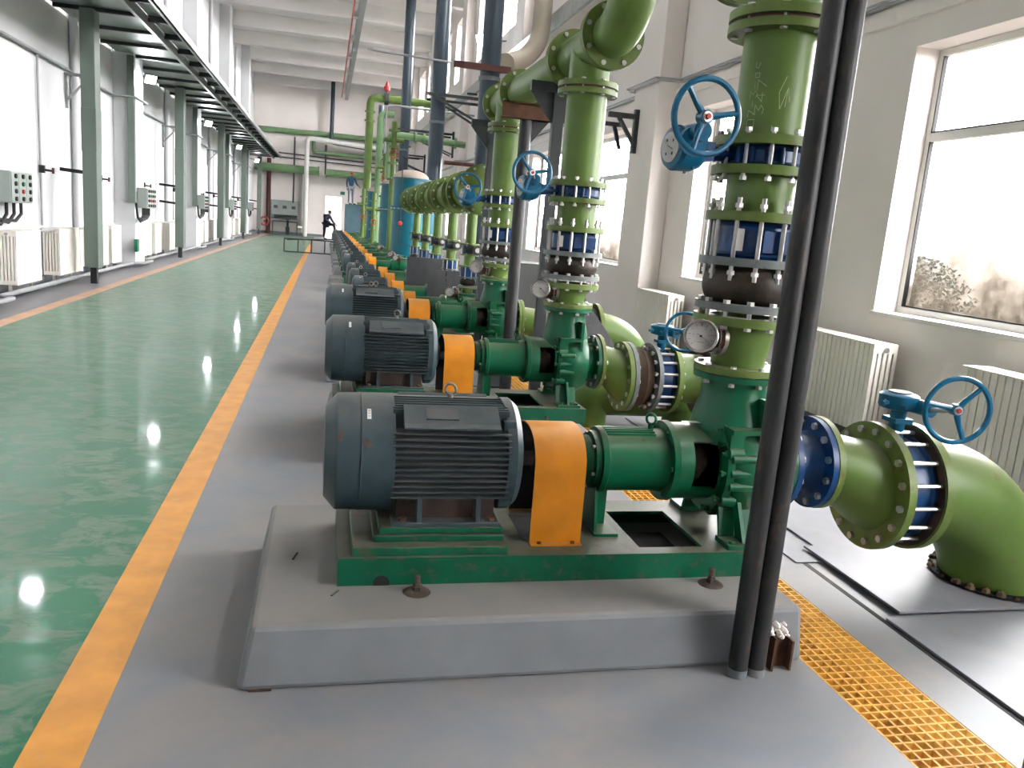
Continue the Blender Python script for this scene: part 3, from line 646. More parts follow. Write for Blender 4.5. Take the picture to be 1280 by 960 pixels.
def gauge(Y, zc, x0, label, scale=1.0, drop=0.0):
    """stainless branch with ball valve off the reducer to the left, gauge on its end facing the camera"""
    s = scale
    t = thing('pressure_gauge', (x0 - .25 * s, Y - .06, zc - .09 * s), label, 'gauge', 'pressure gauges on the pump discharges')
    X = lambda d: x0 - d * s * .62
    part(t, 'branch_flange', MB().lathe((X(.035), Y - .02, zc), (1, -.0, 0), [(-.006 * s, .075 * s), (.006 * s, .075 * s), (.006 * s, .07 * s), (.014 * s, .07 * s)], 28), 'steel')
    part(t, 'branch_flange', MB().lathe((X(.06), Y - .02, zc), (1, 0, 0), [(-.008 * s, .068 * s), (.006 * s, .068 * s)], 28), 'steel')
    part(t, 'branch_pipe', MB().cyl((X(-.06), Y - .01, zc), (X(.19), Y - .04, zc), .030 * s, n=18), 'pipe')
    for a in range(6): an = a * PI / 3 + .5; part(t, 'bolt', MB().lathe((X(.072), Y - .02 + .05 * s * math.cos(an), zc + .05 * s * math.sin(an)), (-1, 0, 0), [(0, .011 * s), (.012 * s, .011 * s)], 6), 'rust')
    part(t, 'cock_body', MB().lathe((X(.20), Y - .04, zc), (1, 0, 0), [(0, .045 * s), (.01 * s, .055 * s), (.05 * s, .055 * s), (.055 * s, .04 * s), (.08 * s, .04 * s), (.085 * s, .052 * s), (.10 * s, .052 * s)], 22), 'rust')
    part(t, 'cock_lever', MB().cyl((X(.15), Y - .04, zc + .03 * s), (X(.15), Y - .04, zc + .085 * s), .008 * s, n=8).box(X(.155), X(.08), Y - .05, Y - .035, zc + .082 * s, zc + .092 * s), 'zinc')
    part(t, 'elbow', MB().tube([(X(.19), Y - .04, zc), (X(.23), Y - .05, zc), (X(.25), Y - .09, zc + .005)], .028 * s, 12), 'steel')
    g = Vector((X(.25), Y - .13, zc + .016)); A = Vector((-.42, -1, .18)).normalized()
    case = part(t, 'gauge_case', MB().lathe(g - A * .02 * s, A, [(-.03 * s, .02 * s), (-.01 * s, .062 * s), (.026 * s, .064 * s), (.034 * s, .068 * s), (.036 * s, .064 * s), (.034 * s, .057 * s), (.018 * s, .056 * s)], 36), 'steelrim')
    fc = part(case, 'gauge_face', MB().cyl(g - A * .003, g - A * .0015 * s, .056 * s, n=28), 'dial')
    u = A.cross(Vector((0, 0, 1))).normalized(); w = u.cross(A); c0 = g + A * .0005
    b = MB()
    for k in range(11):
        a = math.radians(-45 + 27 * k); d = -u * math.cos(a) + w * math.sin(a); b.bar(c0 + d * .040 * s, c0 + d * .050 * s, .0026 * s, .0012)
    for k in range(6):
        a = math.radians(-45 + 54 * k); d = -u * math.cos(a) + w * math.sin(a); b.bar(c0 + d * .031 * s - u * .003, c0 + d * .031 * s + u * .003, .004 * s, .001)
    b.bar(c0 - w * .024 * s - u * .012 * s, c0 - w * .024 * s + u * .012 * s, .004 * s, .001)
    part(case, 'gauge_print', b, 'ink', 0)
    part(case, 'needle', MB().bar(c0 + A * .002 + (u * .18 + w * .12) * .08 * s, c0 + A * .002 - (u * .75 + w * .50) * .052 * s, .0045 * s, .001).cyl(c0, c0 + A * .004, .005 * s, n=10), 'ink', 0)
    return t

FR, PR = .203, .1365          # DN250 flange and pipe radii
def riser(Y, k, z):
    """z: dict of heights. everything that is bolted but can be lifted away separately is a thing"""
    who = ORD[k]; c = lambda h: (1.69, Y, h)
    t = thing('reducer_pipe', c(.988), 'short light green reducer standing on the discharge of the %s pump' % who, 'pipe', 'reducers on the large pump discharges')
    part(t, 'cone', MB().lathe(c(1.0), (0, 0, 1), [(0, .110), (.04, .110), (z['f7'] - 1.0, PR)], 36), 'pipe')
    pipe_flange(t, c(0), 'z', .99, 1.018, .11, .175); pipe_flange(t, c(0), 'z', z['f7'], z['f7'] + .034, PR, FR)
    bolts(t, c(.985), 'z', .148, 8, .06, r=.008, hexr=.014, over=.012)
    t = thing('rubber_joint', c(z['f6']), 'black bulging rubber expansion joint between grey flanges on the %s riser' % who, 'expansion joint', 'rubber joints on the large risers')
    pipe_flange(t, c(0), 'z', z['f6'], z['f6'] + .03, .12, FR, 'greyfl'); pipe_flange(t, c(0), 'z', z['f5'], z['f5'] + .032, .12, FR + .003, 'greyfl')
    h = z['f5'] - z['f6'] - .03; zb = z['f6'] + .03
    part(t, 'bellows', MB().lathe(c(zb), (0, 0, 1), [(-.01, .135), (0, .15)] + [(h * i / 12, .148 + .036 * math.sin(PI * i / 12) ** .5) for i in range(1, 12)] + [(h, .15), (h + .01, .135)], 44), 'rubber')
    bolts(t, c((z['f6'] + z['f7'] + .03) / 2), 'z', .178, 12, z['f6'] - z['f7'] + .03, r=.009, hexr=.016, over=.014, a0=.13)
    t = thing('check_valve', c(z['f5'] + .032), 'deep blue wafer check valve clamped by long studs on the %s riser' % who, 'valve', 'blue check valves on the large risers')
    hh = z['f4'] - z['f5'] - .032
    part(t, 'wafer_body', MB().lathe(c(z['f5'] + .032), (0, 0, 1), [(0, .150), (.012, .160), (.022, .146), (hh - .02, .146), (hh - .01, .160), (hh, .15)], 40), 'valve')
    part(t, 'body_pad', MB().box(1.64, 1.80, Y - .162, Y - .10, z['f5'] + .055, z['f4'] - .03), 'valve', bevel=.004)
    part(t, 'name_plate', MB().box(1.545, 1.575, Y - .128, Y - .10, z['f5'] + .06, z['f4'] - .03), 'dial')
    bolts(t, c((z['f4'] + z['f5'] + .03) / 2), 'z', .178, 12, hh + .10, r=.0095, hexr=.0165, over=.016, name='stud', a0=.13, tip=.022)
    t = thing('pipe_spool', c(z['f4']), 'short light green pipe spool between the two blue valves of the %s riser' % who, 'pipe', 'short spools of the large risers')
    part(t, 'barrel', MB().lathe(c(z['f4']), (0, 0, 1), [(0, PR), (z['f3'] + .03 - z['f4'], PR)], 36), 'pipe')
    pipe_flange(t, c(0), 'z', z['f4'], z['f4'] + .036, PR, FR); pipe_flange(t, c(0), 'z', z['f3'], z['f3'] + .034, PR, FR)
    v = side_valve(Y, k, z['f3'] + .034, z['f2'])
    t = thing('riser_pipe', c(z['f2']), 'x', 'pipe', 'light green riser pipes of the large pumps')
    part(t, 'barrel', MB().lathe(c(z['f2']), (0, 0, 1), [(0, PR), (z['f1'] + .03 - z['f2'], PR)], 40), 'pipe')
    pipe_flange(t, c(0), 'z', z['f2'], z['f2'] + .036, PR, FR); pipe_flange(t, c(0), 'z', z['f1'], z['f1'] + .032, PR, FR)
    return t, v
def elbow_pts(c, r, a0, a1, plane, n=14):
    out = []
    for i in range(n + 1):
        a = a0 + (a1 - a0) * i / n; u, w = math.cos(a) * r, math.sin(a) * r
        out.append((c[0] + u, c[1], c[2] + w) if plane == 'xz' else (c[0], c[1] + u, c[2] + w))
    return out
Z1 = dict(f7=1.190, f6=1.247, f5=1.425, f4=1.600, f3=1.778, f2=1.888, f1=2.305)
Z2 = dict(f7=1.125, f6=1.185, f5=1.345, f4=1.510, f3=1.705, f2=1.815, f1=2.415)
Z3 = dict(f7=1.115, f6=1.175, f5=1.335, f4=1.500, f3=1.690, f2=1.800, f1=2.400)
SETS = [(3.0, Z1), (5.45, Z2), (7.9, Z3)]
MOTLAB = ['large blue grey motor nearest the camera with scuffed fan cowl', 'second blue grey motor from the front, with two small white stickers', 'third blue grey motor from the front, partly hidden behind the second']
GLAB = ['nearest orange arched coupling guard, chipped at its edge', 'orange coupling guard between the second motor and pump', 'orange coupling guard between the third motor and pump']
PLAB = ['nearest dark green centrifugal pump behind the two dark upright bars', 'dark green centrifugal pump, second from the front, with a dusty casing', 'dark green centrifugal pump behind the single dark support post']
RLAB = ['light green riser pipe with chalk writing behind the dark bars', 'second light green riser rising to the flanged tee', 'third light green riser under the rusty support beam']
VLAB = ['blue butterfly valve with large handwheel on the nearest riser, top right', 'blue butterfly valve with handwheel on the second riser', 'blue butterfly valve with handwheel on the third riser, beside the far manifold']
GALAB = ['nearest pressure gauge, round dial in steel rim above the dark green pump', 'pressure gauge in front of the second riser', 'pressure gauge in front of the third riser']
for k, (Y, Z) in enumerate(SETS):
    plinth(Y - .57, Y + .55, -.20 if k == 0 else .06, 1.78, .208, ['nearest grey painted concrete plinth with worn edges', 'second grey concrete plinth', 'third grey concrete plinth'][k])
    base_frame(Y, k)
    m = motor(Y, k); m['label'] = MOTLAB[k]
    g = guard(Y, k); g['label'] = GLAB[k]
    p = pump(Y, k); p['label'] = PLAB[k]
    r, v = riser(Y, k, Z); r['label'] = RLAB[k]; v['label'] = VLAB[k]
    gauge(Y, (.998 + Z['f7']) / 2 + .035, 1.60, GALAB[k])

def run(name, pts, r, m, lab, cat='pipe', group=None, flanges=(), n=16, fr=1.6, fm=None):
    xs, ys, zs = zip(*pts); t = thing(name, pts[0], lab, cat, group)
    q = [Vector(pts[0])]
    for i in range(1, len(pts) - 1):   # rounded corners
        a, b, c = map(Vector, pts[i - 1:i + 2]); ra = min(r * 1.8, (b - a).length * .45, (c - b).length * .45); u = (a - b).normalized() * ra; w = (c - b).normalized() * ra
        for k in range(6): f = k / 5; q.append(b + u * (1 - f) ** 2 + w * f ** 2)
    q.append(Vector(pts[-1])); part(t, 'barrel', MB().tube(q, r, n), m, 50)
    for (p, d) in flanges: part(t, 'flange', MB().cyl(Vector(p) - Vector(d) * .03, Vector(p) + Vector(d) * .03, r * fr, n=n + 4), fm or m)
    return t

# ------------------------------------------------------------------ suction lines
def suction_elbow(Y, label, x0=2.63, zc=.495, r=.228, br=.53, zf=.002):
    t = thing('suction_elbow', (x0 + br, Y, 0), label, 'pipe', 'large elbows going into the floor')
    c = (x0 + .03, Y, zc - br)
    pts = [(x0 - .04, Y, zc), (x0, Y, zc)] + elbow_pts(c, br, PI / 2, 0, 'xz', 18) + [(c[0] + br, Y, -.02)]
    part(t, 'bend', MB().tube(pts, r, 40), 'pipe', 60)
    pipe_flange(t, (0, Y, zc), 'x', x0 - .04, x0, r, .287, 'flange', 48)
    part(t, 'rusty_face', MB().lathe((x0 - .0415, Y, zc), (1, 0, 0), [(0, .18), (0, .275), (.002, .275), (.002, .18)], 40), 'footrust')
    b = MB(); rr = random.Random(3)
    for i in range(26):
        a = 2 * PI * i / 26; d = r + .015 + rr.random() * .03; x, y = c[0] + br + d * math.cos(a), Y + d * math.sin(a); q = .012 + rr.random() * .016
        b.lathe((x, y, zf), (0, 0, 1), [(0, q), (q * .7, q * .7), (q, .003)], 6)
    part(t, 'floor_opening', MB().cyl((c[0] + br - .01, Y - .01, zf), (c[0] + br - .01, Y - .01, zf + .002), r + .045, n=30), 'dark', label='dark gap round the pipe foot')
    part(t, 'broken_screed', b, 'trench', 0, label='crumbled concrete round the pipe foot', kind='stuff')
    return t
def ecc(x0, x1, z0, z1, r0, r1, Y, n=40, m=10):
    b = MB(); V = []; F = []
    for i in range(m + 1):
        f = i / m; g = f * f * (3 - 2 * f); g = .5 * f + .5 * g
        for k in range(n):
            a = 2 * PI * k / n; rr = r0 + (r1 - r0) * g; V.append((x0 + (x1 - x0) * f, Y + rr * math.cos(a), z0 + (z1 - z0) * g + rr * math.sin(a)))
    for i in range(m):
        for k in range(n): k2 = (k + 1) % n; F.append((i * n + k, i * n + k2, (i + 1) * n + k2, (i + 1) * n + k))
    return b.add(V, F)
# nearest pump: blue spool, eccentric reducer, valve, elbow
Y = 3.0
t = thing('suction_spool', (2.0, Y, .40), 'short deep blue flanged spool on the suction of the nearest pump', 'pipe')
part(t, 'barrel', MB().lathe((1.93, Y, AZ), (1, 0, 0), [(0, .13), (.04, .12), (.12, .12), (.17, .145)], 36), 'valve')
pipe_flange(t, (0, Y, AZ), 'x', 1.925, 1.95, .12, .198, 'valve'); pipe_flange(t, (0, Y, AZ), 'x', 2.085, 2.112, .12, .20, 'valve')
pipe_flange(t, (0, Y, AZ), 'x', 1.895, 1.922, .12, .198, 'pump')
bolts(t, (1.922, Y, AZ), 'x', .172, 12, .055, r=.009, hexr=.016, over=.014)
bolts(t, (2.113, Y, AZ), 'x', .172, 12, .058, r=.009, hexr=.016, over=.014)
t = thing('eccentric_reducer', (2.3, Y, .2), 'large light green eccentric reducer widening towards the big flange', 'pipe')
part(t, 'cone', ecc(2.14, 2.41, AZ, .495, .1365, .203, Y), 'pipe', 60)
pipe_flange(t, (0, Y, AZ), 'x', 2.114, 2.142, .13, .203); pipe_flange(t, (0, Y, .495), 'x', 2.402, 2.440, .203, .287, n=48)
top_valve(Y, 0, 2.440, 2.588, .495, .287, .232, 'blue butterfly valve with handwheel between the biggest flanges, lower right')
suction_elbow(Y, 'huge light green elbow entering the floor at the right edge', zf=.036)
M['pipe2'] = M['pipe']
# second pump: green reducer, rubber joint, valve, pipe
Y = 5.45
t = thing('eccentric_reducer', (2.0, Y, .2), 'light green reducer between the second pump and the brown rubber joint', 'pipe')
pipe_flange(t, (0, Y, AZ), 'x', 1.90, 1.925, .12, .19, 'pump'); pipe_flange(t, (0, Y, AZ), 'x', 1.93, 1.955, .13, .20)
part(t, 'cone', ecc(1.955, 2.13, AZ, .50, .13, .19, Y), 'pipe', 60); pipe_flange(t, (0, Y, .50), 'x', 2.125, 2.158, .19, .255, n=44)
bolts(t, (1.93, Y, AZ), 'x', .17, 10, .055); bolts(t, (2.16, Y, .50), 'x', .225, 14, .065)
t = thing('rubber_joint', (2.27, Y, .24), 'brown weathered rubber joint on the suction line of the second pump', 'expansion joint')
pipe_flange(t, (0, Y, .50), 'x', 2.165, 2.195, .17, .255, 'greyfl', 44); pipe_flange(t, (0, Y, .50), 'x', 2.345, 2.375, .17, .255, 'greyfl', 44)
part(t, 'bellows', MB().lathe((2.19, Y, .50), (1, 0, 0), [(0, .18), (.02, .20), (.05, .205), (.08, .222), (.11, .205), (.14, .20), (.16, .18)], 40), 'rubberb')
top_valve(Y, 1, 2.375, 2.50, .50, .255, .205, 'blue butterfly valve with small wheel seen left of the nearest gauge', ri=.18)
t = thing('suction_pipe', (2.62, Y, .28), 'light green straight suction pipe right of the second blue valve', 'pipe')
part(t, 'barrel', MB().cyl((2.53, Y, .50), (2.78, Y, .50), .185, n=36), 'pipe'); pipe_flange(t, (0, Y, .50), 'x', 2.50, 2.535, .185, .255, n=44)
suction_elbow(Y, 'light green floor elbow behind the nearest riser, on the second suction line', x0=2.815, zc=.50, r=.185, br=.34)
Y = 7.9
t = thing('suction_pipe', (2.3, Y, .28), 'light green suction pipe of the third pump behind the grey sheets', 'pipe')
part(t, 'cone', ecc(1.955, 2.2, AZ, .52, .13, .19, Y), 'pipe', 60); pipe_flange(t, (0, Y, AZ), 'x', 1.905, 1.93, .13, .20); pipe_flange(t, (0, Y, AZ), 'x', 1.935, 1.96, .13, .20)
part(t, 'barrel', MB().cyl((2.2, Y, .52), (2.72, Y, .52), .19, n=36), 'pipe'); pipe_flange(t, (0, Y, .52), 'x', 2.70, 2.735, .19, .235, n=44)
bolts(t, (1.932, Y, AZ), 'x', .17, 10, .055); bolts(t, (2.74, Y, .52), 'x', .212, 14, .08)
suction_elbow(Y, 'pale green floor elbow left of the second radiator', x0=2.78, zc=.52, r=.19, br=.42)

# ------------------------------------------------------------------ discharge header above the risers
ZH = 2.72
def tee(Y, zlow, label, down=True):
    t = thing('header_tee', (1.69, Y, zlow), label, 'pipe', 'flanged tees of the discharge header')
    part(t, 'branch', MB().cyl((1.69, Y, zlow + .02), (1.69, Y, ZH), PR, n=36), 'pipe')
    pipe_flange(t, (1.69, Y, 0), 'z', zlow, zlow + .034, PR, FR)
    part(t, 'run', MB().cyl((1.69, Y - .40, ZH), (1.69, Y + .40, ZH), PR, n=36), 'pipe')
    pipe_flange(t, (1.69, Y, ZH), 'y', -.40, -.37, PR, FR); pipe_flange(t, (1.69, Y, ZH), 'y', .37, .40, PR, FR)
    part(t, 'gasket', MB().lathe((1.69, Y, zlow - .012), (0, 0, 1), [(0, .15), (0, .182), (.012, .182), (.012, .15)], 30), 'redox')
    bolts(t, (1.69, Y, zlow - .004), 'z', .175, 8, .072, r=.009, hexr=.016, over=.014, a0=.3)
    bolts(t, (1.69, Y - .403, ZH), 'y', .175, 8, .066, r=.009, hexr=.016, over=.014, a0=.3)
    bolts(t, (1.69, Y + .403, ZH), 'y', .175, 8, .066, r=.009, hexr=.016, over=.014, a0=.3)
    return t
tee(3.0, Z1['f1'] + .047, 'light green tee above the nearest riser at the top edge')
tee(5.45, Z2['f1'] + .047, 'light green flanged tee on top of the second riser')
tee(7.9, Z3['f1'] + .047, 'light green flanged tee on top of the third riser')
def pipe_y(y0, y1, label):
    t = thing('header_pipe', (1.69, (y0 + y1) / 2, ZH - .2), label, 'pipe')
    part(t, 'barrel', MB().cyl((1.69, y0 + .01, ZH), (1.69, y1 - .01, ZH), PR, n=36), 'palepipe' if 0 else 'pipe')
    pipe_flange(t, (1.69, 0, ZH), 'y', y0 + .006, y0 + .036, PR, FR); pipe_flange(t, (1.69, 0, ZH), 'y', y1 - .036, y1 - .006, PR, FR)
pipe_y(5.85, 7.5, 'light green horizontal pipe between the second and third tees')
def up_elbow(yf, label, h=1.5, d=-1):
    t = thing('header_elbow', (1.69, yf, ZH - .2), label, 'pipe')
    c = (1.69, yf + d * .03, ZH + .33); pts = [(1.69, yf, ZH)] + elbow_pts(c, .33, -PI / 2, 0 if d > 0 else -PI, 'yz', 14) + [(1.69, c[1] + d * .33, ZH + h)]
    part(t, 'bend', MB().tube(pts, PR, 36), 'pipe', 60); pipe_flange(t, (1.69, yf, ZH), 'y', min(0, d * .03), max(0, d * .03), PR, FR)
up_elbow(5.045, 'light green elbow turning up out of the picture from the second tee')
up_elbow(3.405, 'light green elbow turning up behind the nearest tee', d=1)

# ------------------------------------------------------------------ supports
def leaning_pair():
    for i, (x, lab) in enumerate(((1.483, 'left one of the two dark upright steel tubes standing before the nearest plinth'), (1.553, 'right one of the two dark upright steel tubes standing before the nearest plinth'))):
        t = thing('support_tube', (x, 2.345, 0), lab, 'tube')
        part(t, 'tube', MB().cyl((x, 2.345, 0), (x + .002, 2.345, 3.6), .0345, n=24), 'bar'); part(t, 'foot_paint', MB().cyl((x, 2.345, 0), (x, 2.345, .03), .0355, n=24), 'conc')
leaning_pair()
t = thing('floor_bracket', (1.66, 2.38, 0), 'broken rusty channel stub beside the feet of the dark tubes', 'bracket')
part(t, 'web', MB().box(1.625, 1.70, 2.385, 2.392, 0, .135), 'rust'); part(t, 'flange', MB().box(1.622, 1.630, 2.35, 2.392, 0, .13), 'rust'); part(t, 'flange', MB().box(1.695, 1.703, 2.35, 2.392, 0, .115), 'rust')
b = MB(); rr = random.Random(9)
for i in range(26): x = 1.615 + rr.random() * .09; z = .12 + rr.random() * .045; q = .006 + rr.random() * .009; b.lathe((x, 2.38 + rr.random() * .015, z), (0, -1, 0), [(-.01, q), (q, q * .6), (q * 1.3, .002)], 5)
part(t, 'crumbled_mortar', b, 'wall', 0, kind='stuff')
single('support_tube', MB().cyl((2.13, 1.72, 0), (2.137, 1.72, 3.2), .028, n=20), 'bar', 'dark upright steel tube at the bottom right corner', 'tube')
t = thing('support_post', (1.68, 7.2, 0), 'dark single support post with a rusty cross beam under the header pipe', 'post')
part(t, 'post', MB().cyl((1.69, 7.2, 0), (1.69, 7.2, 2.46), .055, n=20), 'bar')
part(t, 'cross_beam', MB().box(1.46, 1.94, 7.15, 7.16, 2.45, 2.58).box(1.46, 1.94, 7.10, 7.20, 2.572, 2.582).box(1.46, 1.94, 7.10, 7.20, 2.448, 2.458), 'rust', 0)
part(t, 'gusset', MB().prism([(1.74, 2.45), (1.90, 2.45), (1.74, 2.25)], 'y', 7.195, 7.205), 'darkframe', 0)
for Y, lab in ((5.95, 'dark steel post close behind the second riser'), (8.45, 'dark steel post close behind the third riser')):
    t = thing('pipe_support', (1.66, Y, 0), lab, 'post', None)
    part(t, 'post', MB().box(1.60, 1.68, Y, Y + .06, 0, 2.56), 'darkframe', 0)
    part(t, 'bearer', MB().box(1.42, 1.98, Y, Y + .06, 2.50, 2.57), 'darkframe', 0)
    part(t, 'gusset', MB().prism([(1.42, 2.50), (1.60, 2.50), (1.60, 2.28)], 'y', Y + .02, Y + .035).prism([(1.68, 2.50), (1.86, 2.50), (1.68, 2.28)], 'y', Y + .02, Y + .035), 'darkframe', 0)

run('floor_pipe', [(2.10, 6.02, 0), (2.10, 6.02, .24), (2.95, 6.02, .24), (2.95, 6.02, 0)], .17, 'pipe', 'low green floor pipe behind the brown rubber joint')
single('shade_sheet', MB().box(2.30, 3.3, 4.35, 5.75, .012, .02), 'rubber', 'dark sheet added as shade on the floor below the second suction line', 'shade sheet')  # dark sheet in rubber colour, added as shade below the suction line
# grey steel sheets between the pumps
t = thing('steel_sheet', (2.3, 7.0, 0), 'dark grey scratched steel sheet leaning between the second and third pumps', 'sheet')
part(t, 'sheet', MB().add([(1.95, 6.75, 0), (2.95, 6.55, 0), (2.02, 7.15, 1.12), (2.22, 7.15, 1.12), (1.95, 6.77, 0), (2.95, 6.57, 0), (2.02, 7.17, 1.12), (2.22, 7.17, 1.12)],
     [(0, 1, 3, 2), (4, 6, 7, 5), (0, 4, 5, 1), (1, 5, 7, 3), (3, 7, 6, 2), (2, 6, 4, 0)]), 'sheet', 0)
single('steel_box', MB().box(1.95, 2.50, 8.75, 9.35, 0, 1.13), 'sheet', 'grey steel box behind the third riser', 'box')
single('steel_sheet', MB().box(1.24, 1.46, 9.88, 9.90, 0, .93).box(1.47, 1.66, 9.88, 9.90, 0, .93), 'sheet', 'light grey upright panel behind the fourth pump', 'sheet')
single('steel_sheet', MB().box(1.12, 1.62, 11.36, 11.38, 0, 1.0), 'darkframe', 'dark upright panel behind the fifth pump', 'sheet')

# ------------------------------------------------------------------ small pumps, fourth onward
def small_motor(Y):
    az = .56; t = thing('electric_motor', (.58, Y, .38), 'x', 'electric motor', 'smaller blue grey motors further along the row'); Rm = .185
    part(t, 'fan_cowl', MB().lathe((.35, Y, az), (1, 0, 0), [(0, .10), (.005, .14), (.03, Rm), (.14, Rm + .003), (.142, Rm - .01)], 28), 'motor')
    b = MB().lathe((.49, Y, az), (1, 0, 0), [(0, .155), (.29, .155)], 24)
    part(t, 'stator_body', b, 'motor'); b = MB()
    for j in range(-5, 5): 
        z = az + j * .028; b.box(.495, .775, Y - .18 + abs(j) * .004, Y + .18, z - .003, z + .003)
    for j in range(-5, 6): y = Y + j * .024; b.box(.495, .775, y - .003, y + .003, az, az + .18 - abs(j) * .004)
    part(t, 'cooling_fins', b, 'fin', 0, kind='stuff')
    part(t, 'end_bell', MB().lathe((.77, Y, az), (1, 0, 0), [(0, .18), (.03, .18), (.05, .12), (.07, .05), (.1, .025)], 24), 'motor')
    part(t, 'feet', MB().box(.50, .76, Y - .17, Y + .17, .36, .42), 'motor', 0)
    part(t, 'eye_bolt', MB().torus((.52, Y, az + .205), (.5, .86, 0), .022, .006, 14, 6), 'orange' if 0 else 'steel')
    part(t, 'sticker', MB().box(.44, .46, Y - .10, Y - .085, az + .165, az + .171), 'sticker', 0)
    return t
def small_guard(Y):
    t = thing('coupling_guard', (.94, Y, .28), 'x', 'coupling guard', 'smaller orange coupling guards further along the row')
    pts = [(-.135, .28)] + [(.135 * -math.cos(PI * i / 12), .56 + .15 * math.sin(PI * i / 12)) for i in range(13)] + [(.135, .28)]
    part(t, 'cover', MB().prism([(Y + p[0], p[1]) for p in pts], 'x', .865, 1.015), 'orange', 50)
    part(t, 'foot_flange', MB().box(.865, 1.015, Y - .17, Y + .17, .28, .285), 'orange', 0); return t
def small_pump(Y):
    az = .56; t = thing('centrifugal_pump', (1.35, Y, .28), 'x', 'pump', 'smaller green pumps further along the row')
    part(t, 'bearing_housing', MB().lathe((1.0, Y, az), (1, 0, 0), [(0, .05), (0, .08), (.04, .10), (.30, .10), (.32, .13), (.36, .13), (.38, .11)], 24), 'pump')
    part(t, 'lantern_bracket', MB().lathe((1.36, Y, az), (1, 0, 0), [(0, .12), (.14, .12)], 20), 'pump')
    part(t, 'volute_casing', MB().lathe((1.50, Y, az), (1, 0, 0), [(0, .10), (0, .165), (.03, .17), (.10, .175), (.2, .14), (.22, .08), (.26, .08), (.26, .13), (.285, .13)], 28), 'pump')
    part(t, 'discharge_neck', MB().lathe((1.60, Y, az + .06), (0, 0, 1), [(0, .08), (.06, .07), (.08, .07), (.08, .12), (.10, .12)], 20), 'pump')
    part(t, 'support_foot', MB().box(1.04, 1.12, Y - .08, Y + .08, .28, .48).box(1.50, 1.66, Y - .18, Y + .18, .28, .42), 'pump', 0)
    return t
def small_base(Y):
    t = thing('base_frame', (.95, Y, .16), 'x', 'base frame', 'smaller green base frames further along the row')
    part(t, 'frame', MB().box(.38, 1.75, Y - .26, Y + .26, .16, .28), 'base', 0); part(t, 'motor_pedestal', MB().box(.46, .80, Y - .2, Y + .2, .28, .36), 'base', 0); return t
SM = [9.2, 10.65, 12.1, 13.55, 16.7, 18.2, 20.3, 22.0, 24.0, 26.0, 28.2, 30.4, 32.8, 35.5, 38.5, 41.5]
def nth(k): return ['fourth', 'fifth', 'sixth', 'seventh', 'eighth', 'ninth', 'tenth', 'eleventh', 'twelfth', 'thirteenth', 'fourteenth', 'fifteenth', 'sixteenth', 'seventeenth', 'eighteenth', 'nineteenth'][k]
protos = [small_motor(9.2), small_guard(9.2), small_pump(9.2), small_base(9.2)]
for k, Y in enumerate(SM):
    st = 'small' if Y < 16 else 'distant'
    plinth(Y - .38, Y + .38, .22 if k not in (4, 5) else .1, 1.78, .16, '%s grey plinth from the front under a %s pump' % (nth(k), st), 'plinths of the small pumps')
    ls = ['%s blue grey motor in the row, counted from the front' % nth(k), '%s orange coupling guard in the row, counted from the front' % nth(k),
          '%s dark green pump in the row, counted from the front' % nth(k), '%s green base frame in the row, counted from the front' % nth(k)]
    for o, l in zip(protos, ls):
        if k == 0: o['label'] = l
        else: dup(o, dy=Y - 9.2, label=l)

# small risers with their valves
def small_riser(Y, k):
    c = (1.62, Y, 0); F = .115; P_ = .062; nm = nth(k)
    t = thing('riser_pipe', (1.62, Y, .66), 'x', 'pipe', 'small light green risers under the manifold')
    for a, b in ((.68, .79), (1.03, 1.17), (1.275, 1.66)): part(t, 'barrel', MB().cyl((1.62, Y, a), (1.62, Y, b), P_, n=20), 'pipe')
    for z in (.665, .775, 1.025, 1.155, 1.275, 1.645, 1.668): pipe_flange(t, c, 'z', z, z + .018, P_, F, n=22)
    bolts(t, (1.62, Y, 1.664), 'z', .095, 8, .05, r=.006, hexr=.011, joined=True)
    bolts(t, (1.62, Y, 1.225), 'z', .095, 8, .12, r=.006, hexr=.011, joined=True)
    bolts(t, (1.62, Y, .97), 'z', .095, 8, .13, r=.006, hexr=.011, joined=True)
    v = thing('butterfly_valve', (1.62, Y, 1.173), 'x', 'valve', 'small blue valves with round wheels under the manifold')
    part(v, 'wafer_body', MB().cyl((1.62, Y, 1.173), (1.62, Y, 1.275), .085, n=20), 'valve')
    part(v, 'gearbox', MB().cyl((1.56, Y - .07, 1.224), (1.69, Y - .11, 1.224), .045, n=14).cyl((1.68, Y - .06, 1.224), (1.68, Y - .16, 1.224), .056, n=18), 'darkframe')
    part(v, 'dial', MB().cyl((1.68, Y - .161, 1.224), (1.68, Y - .166, 1.224), .028, n=16), 'dial')
    q = thing('check_valve', (1.62, Y, .905), 'x', 'valve', 'small blue check valves under the manifold')
    part(q, 'wafer_body', MB().cyl((1.62, Y, .915), (1.62, Y, 1.025), .088, n=20), 'valve'); pipe_flange(q, c, 'z', .90, .915, .06, .115, 'greyfl', 22)
    w = thing('rubber_joint', (1.62, Y, .795), 'x', 'expansion joint', 'small rubber joints under the manifold')
    part(w, 'bellows', MB().lathe((1.62, Y, .81), (0, 0, 1), [(0, .07), (.02, .088), (.045, .095), (.07, .088), (.09, .07)], 20), 'rubber'); pipe_flange(w, c, 'z', .796, .812, .06, .115, 'greyfl', 22)
    return [t, v, q, w]
pr = small_riser(9.2, 0)
RY = [9.2, 10.65, 12.1, 13.55, 15.0]
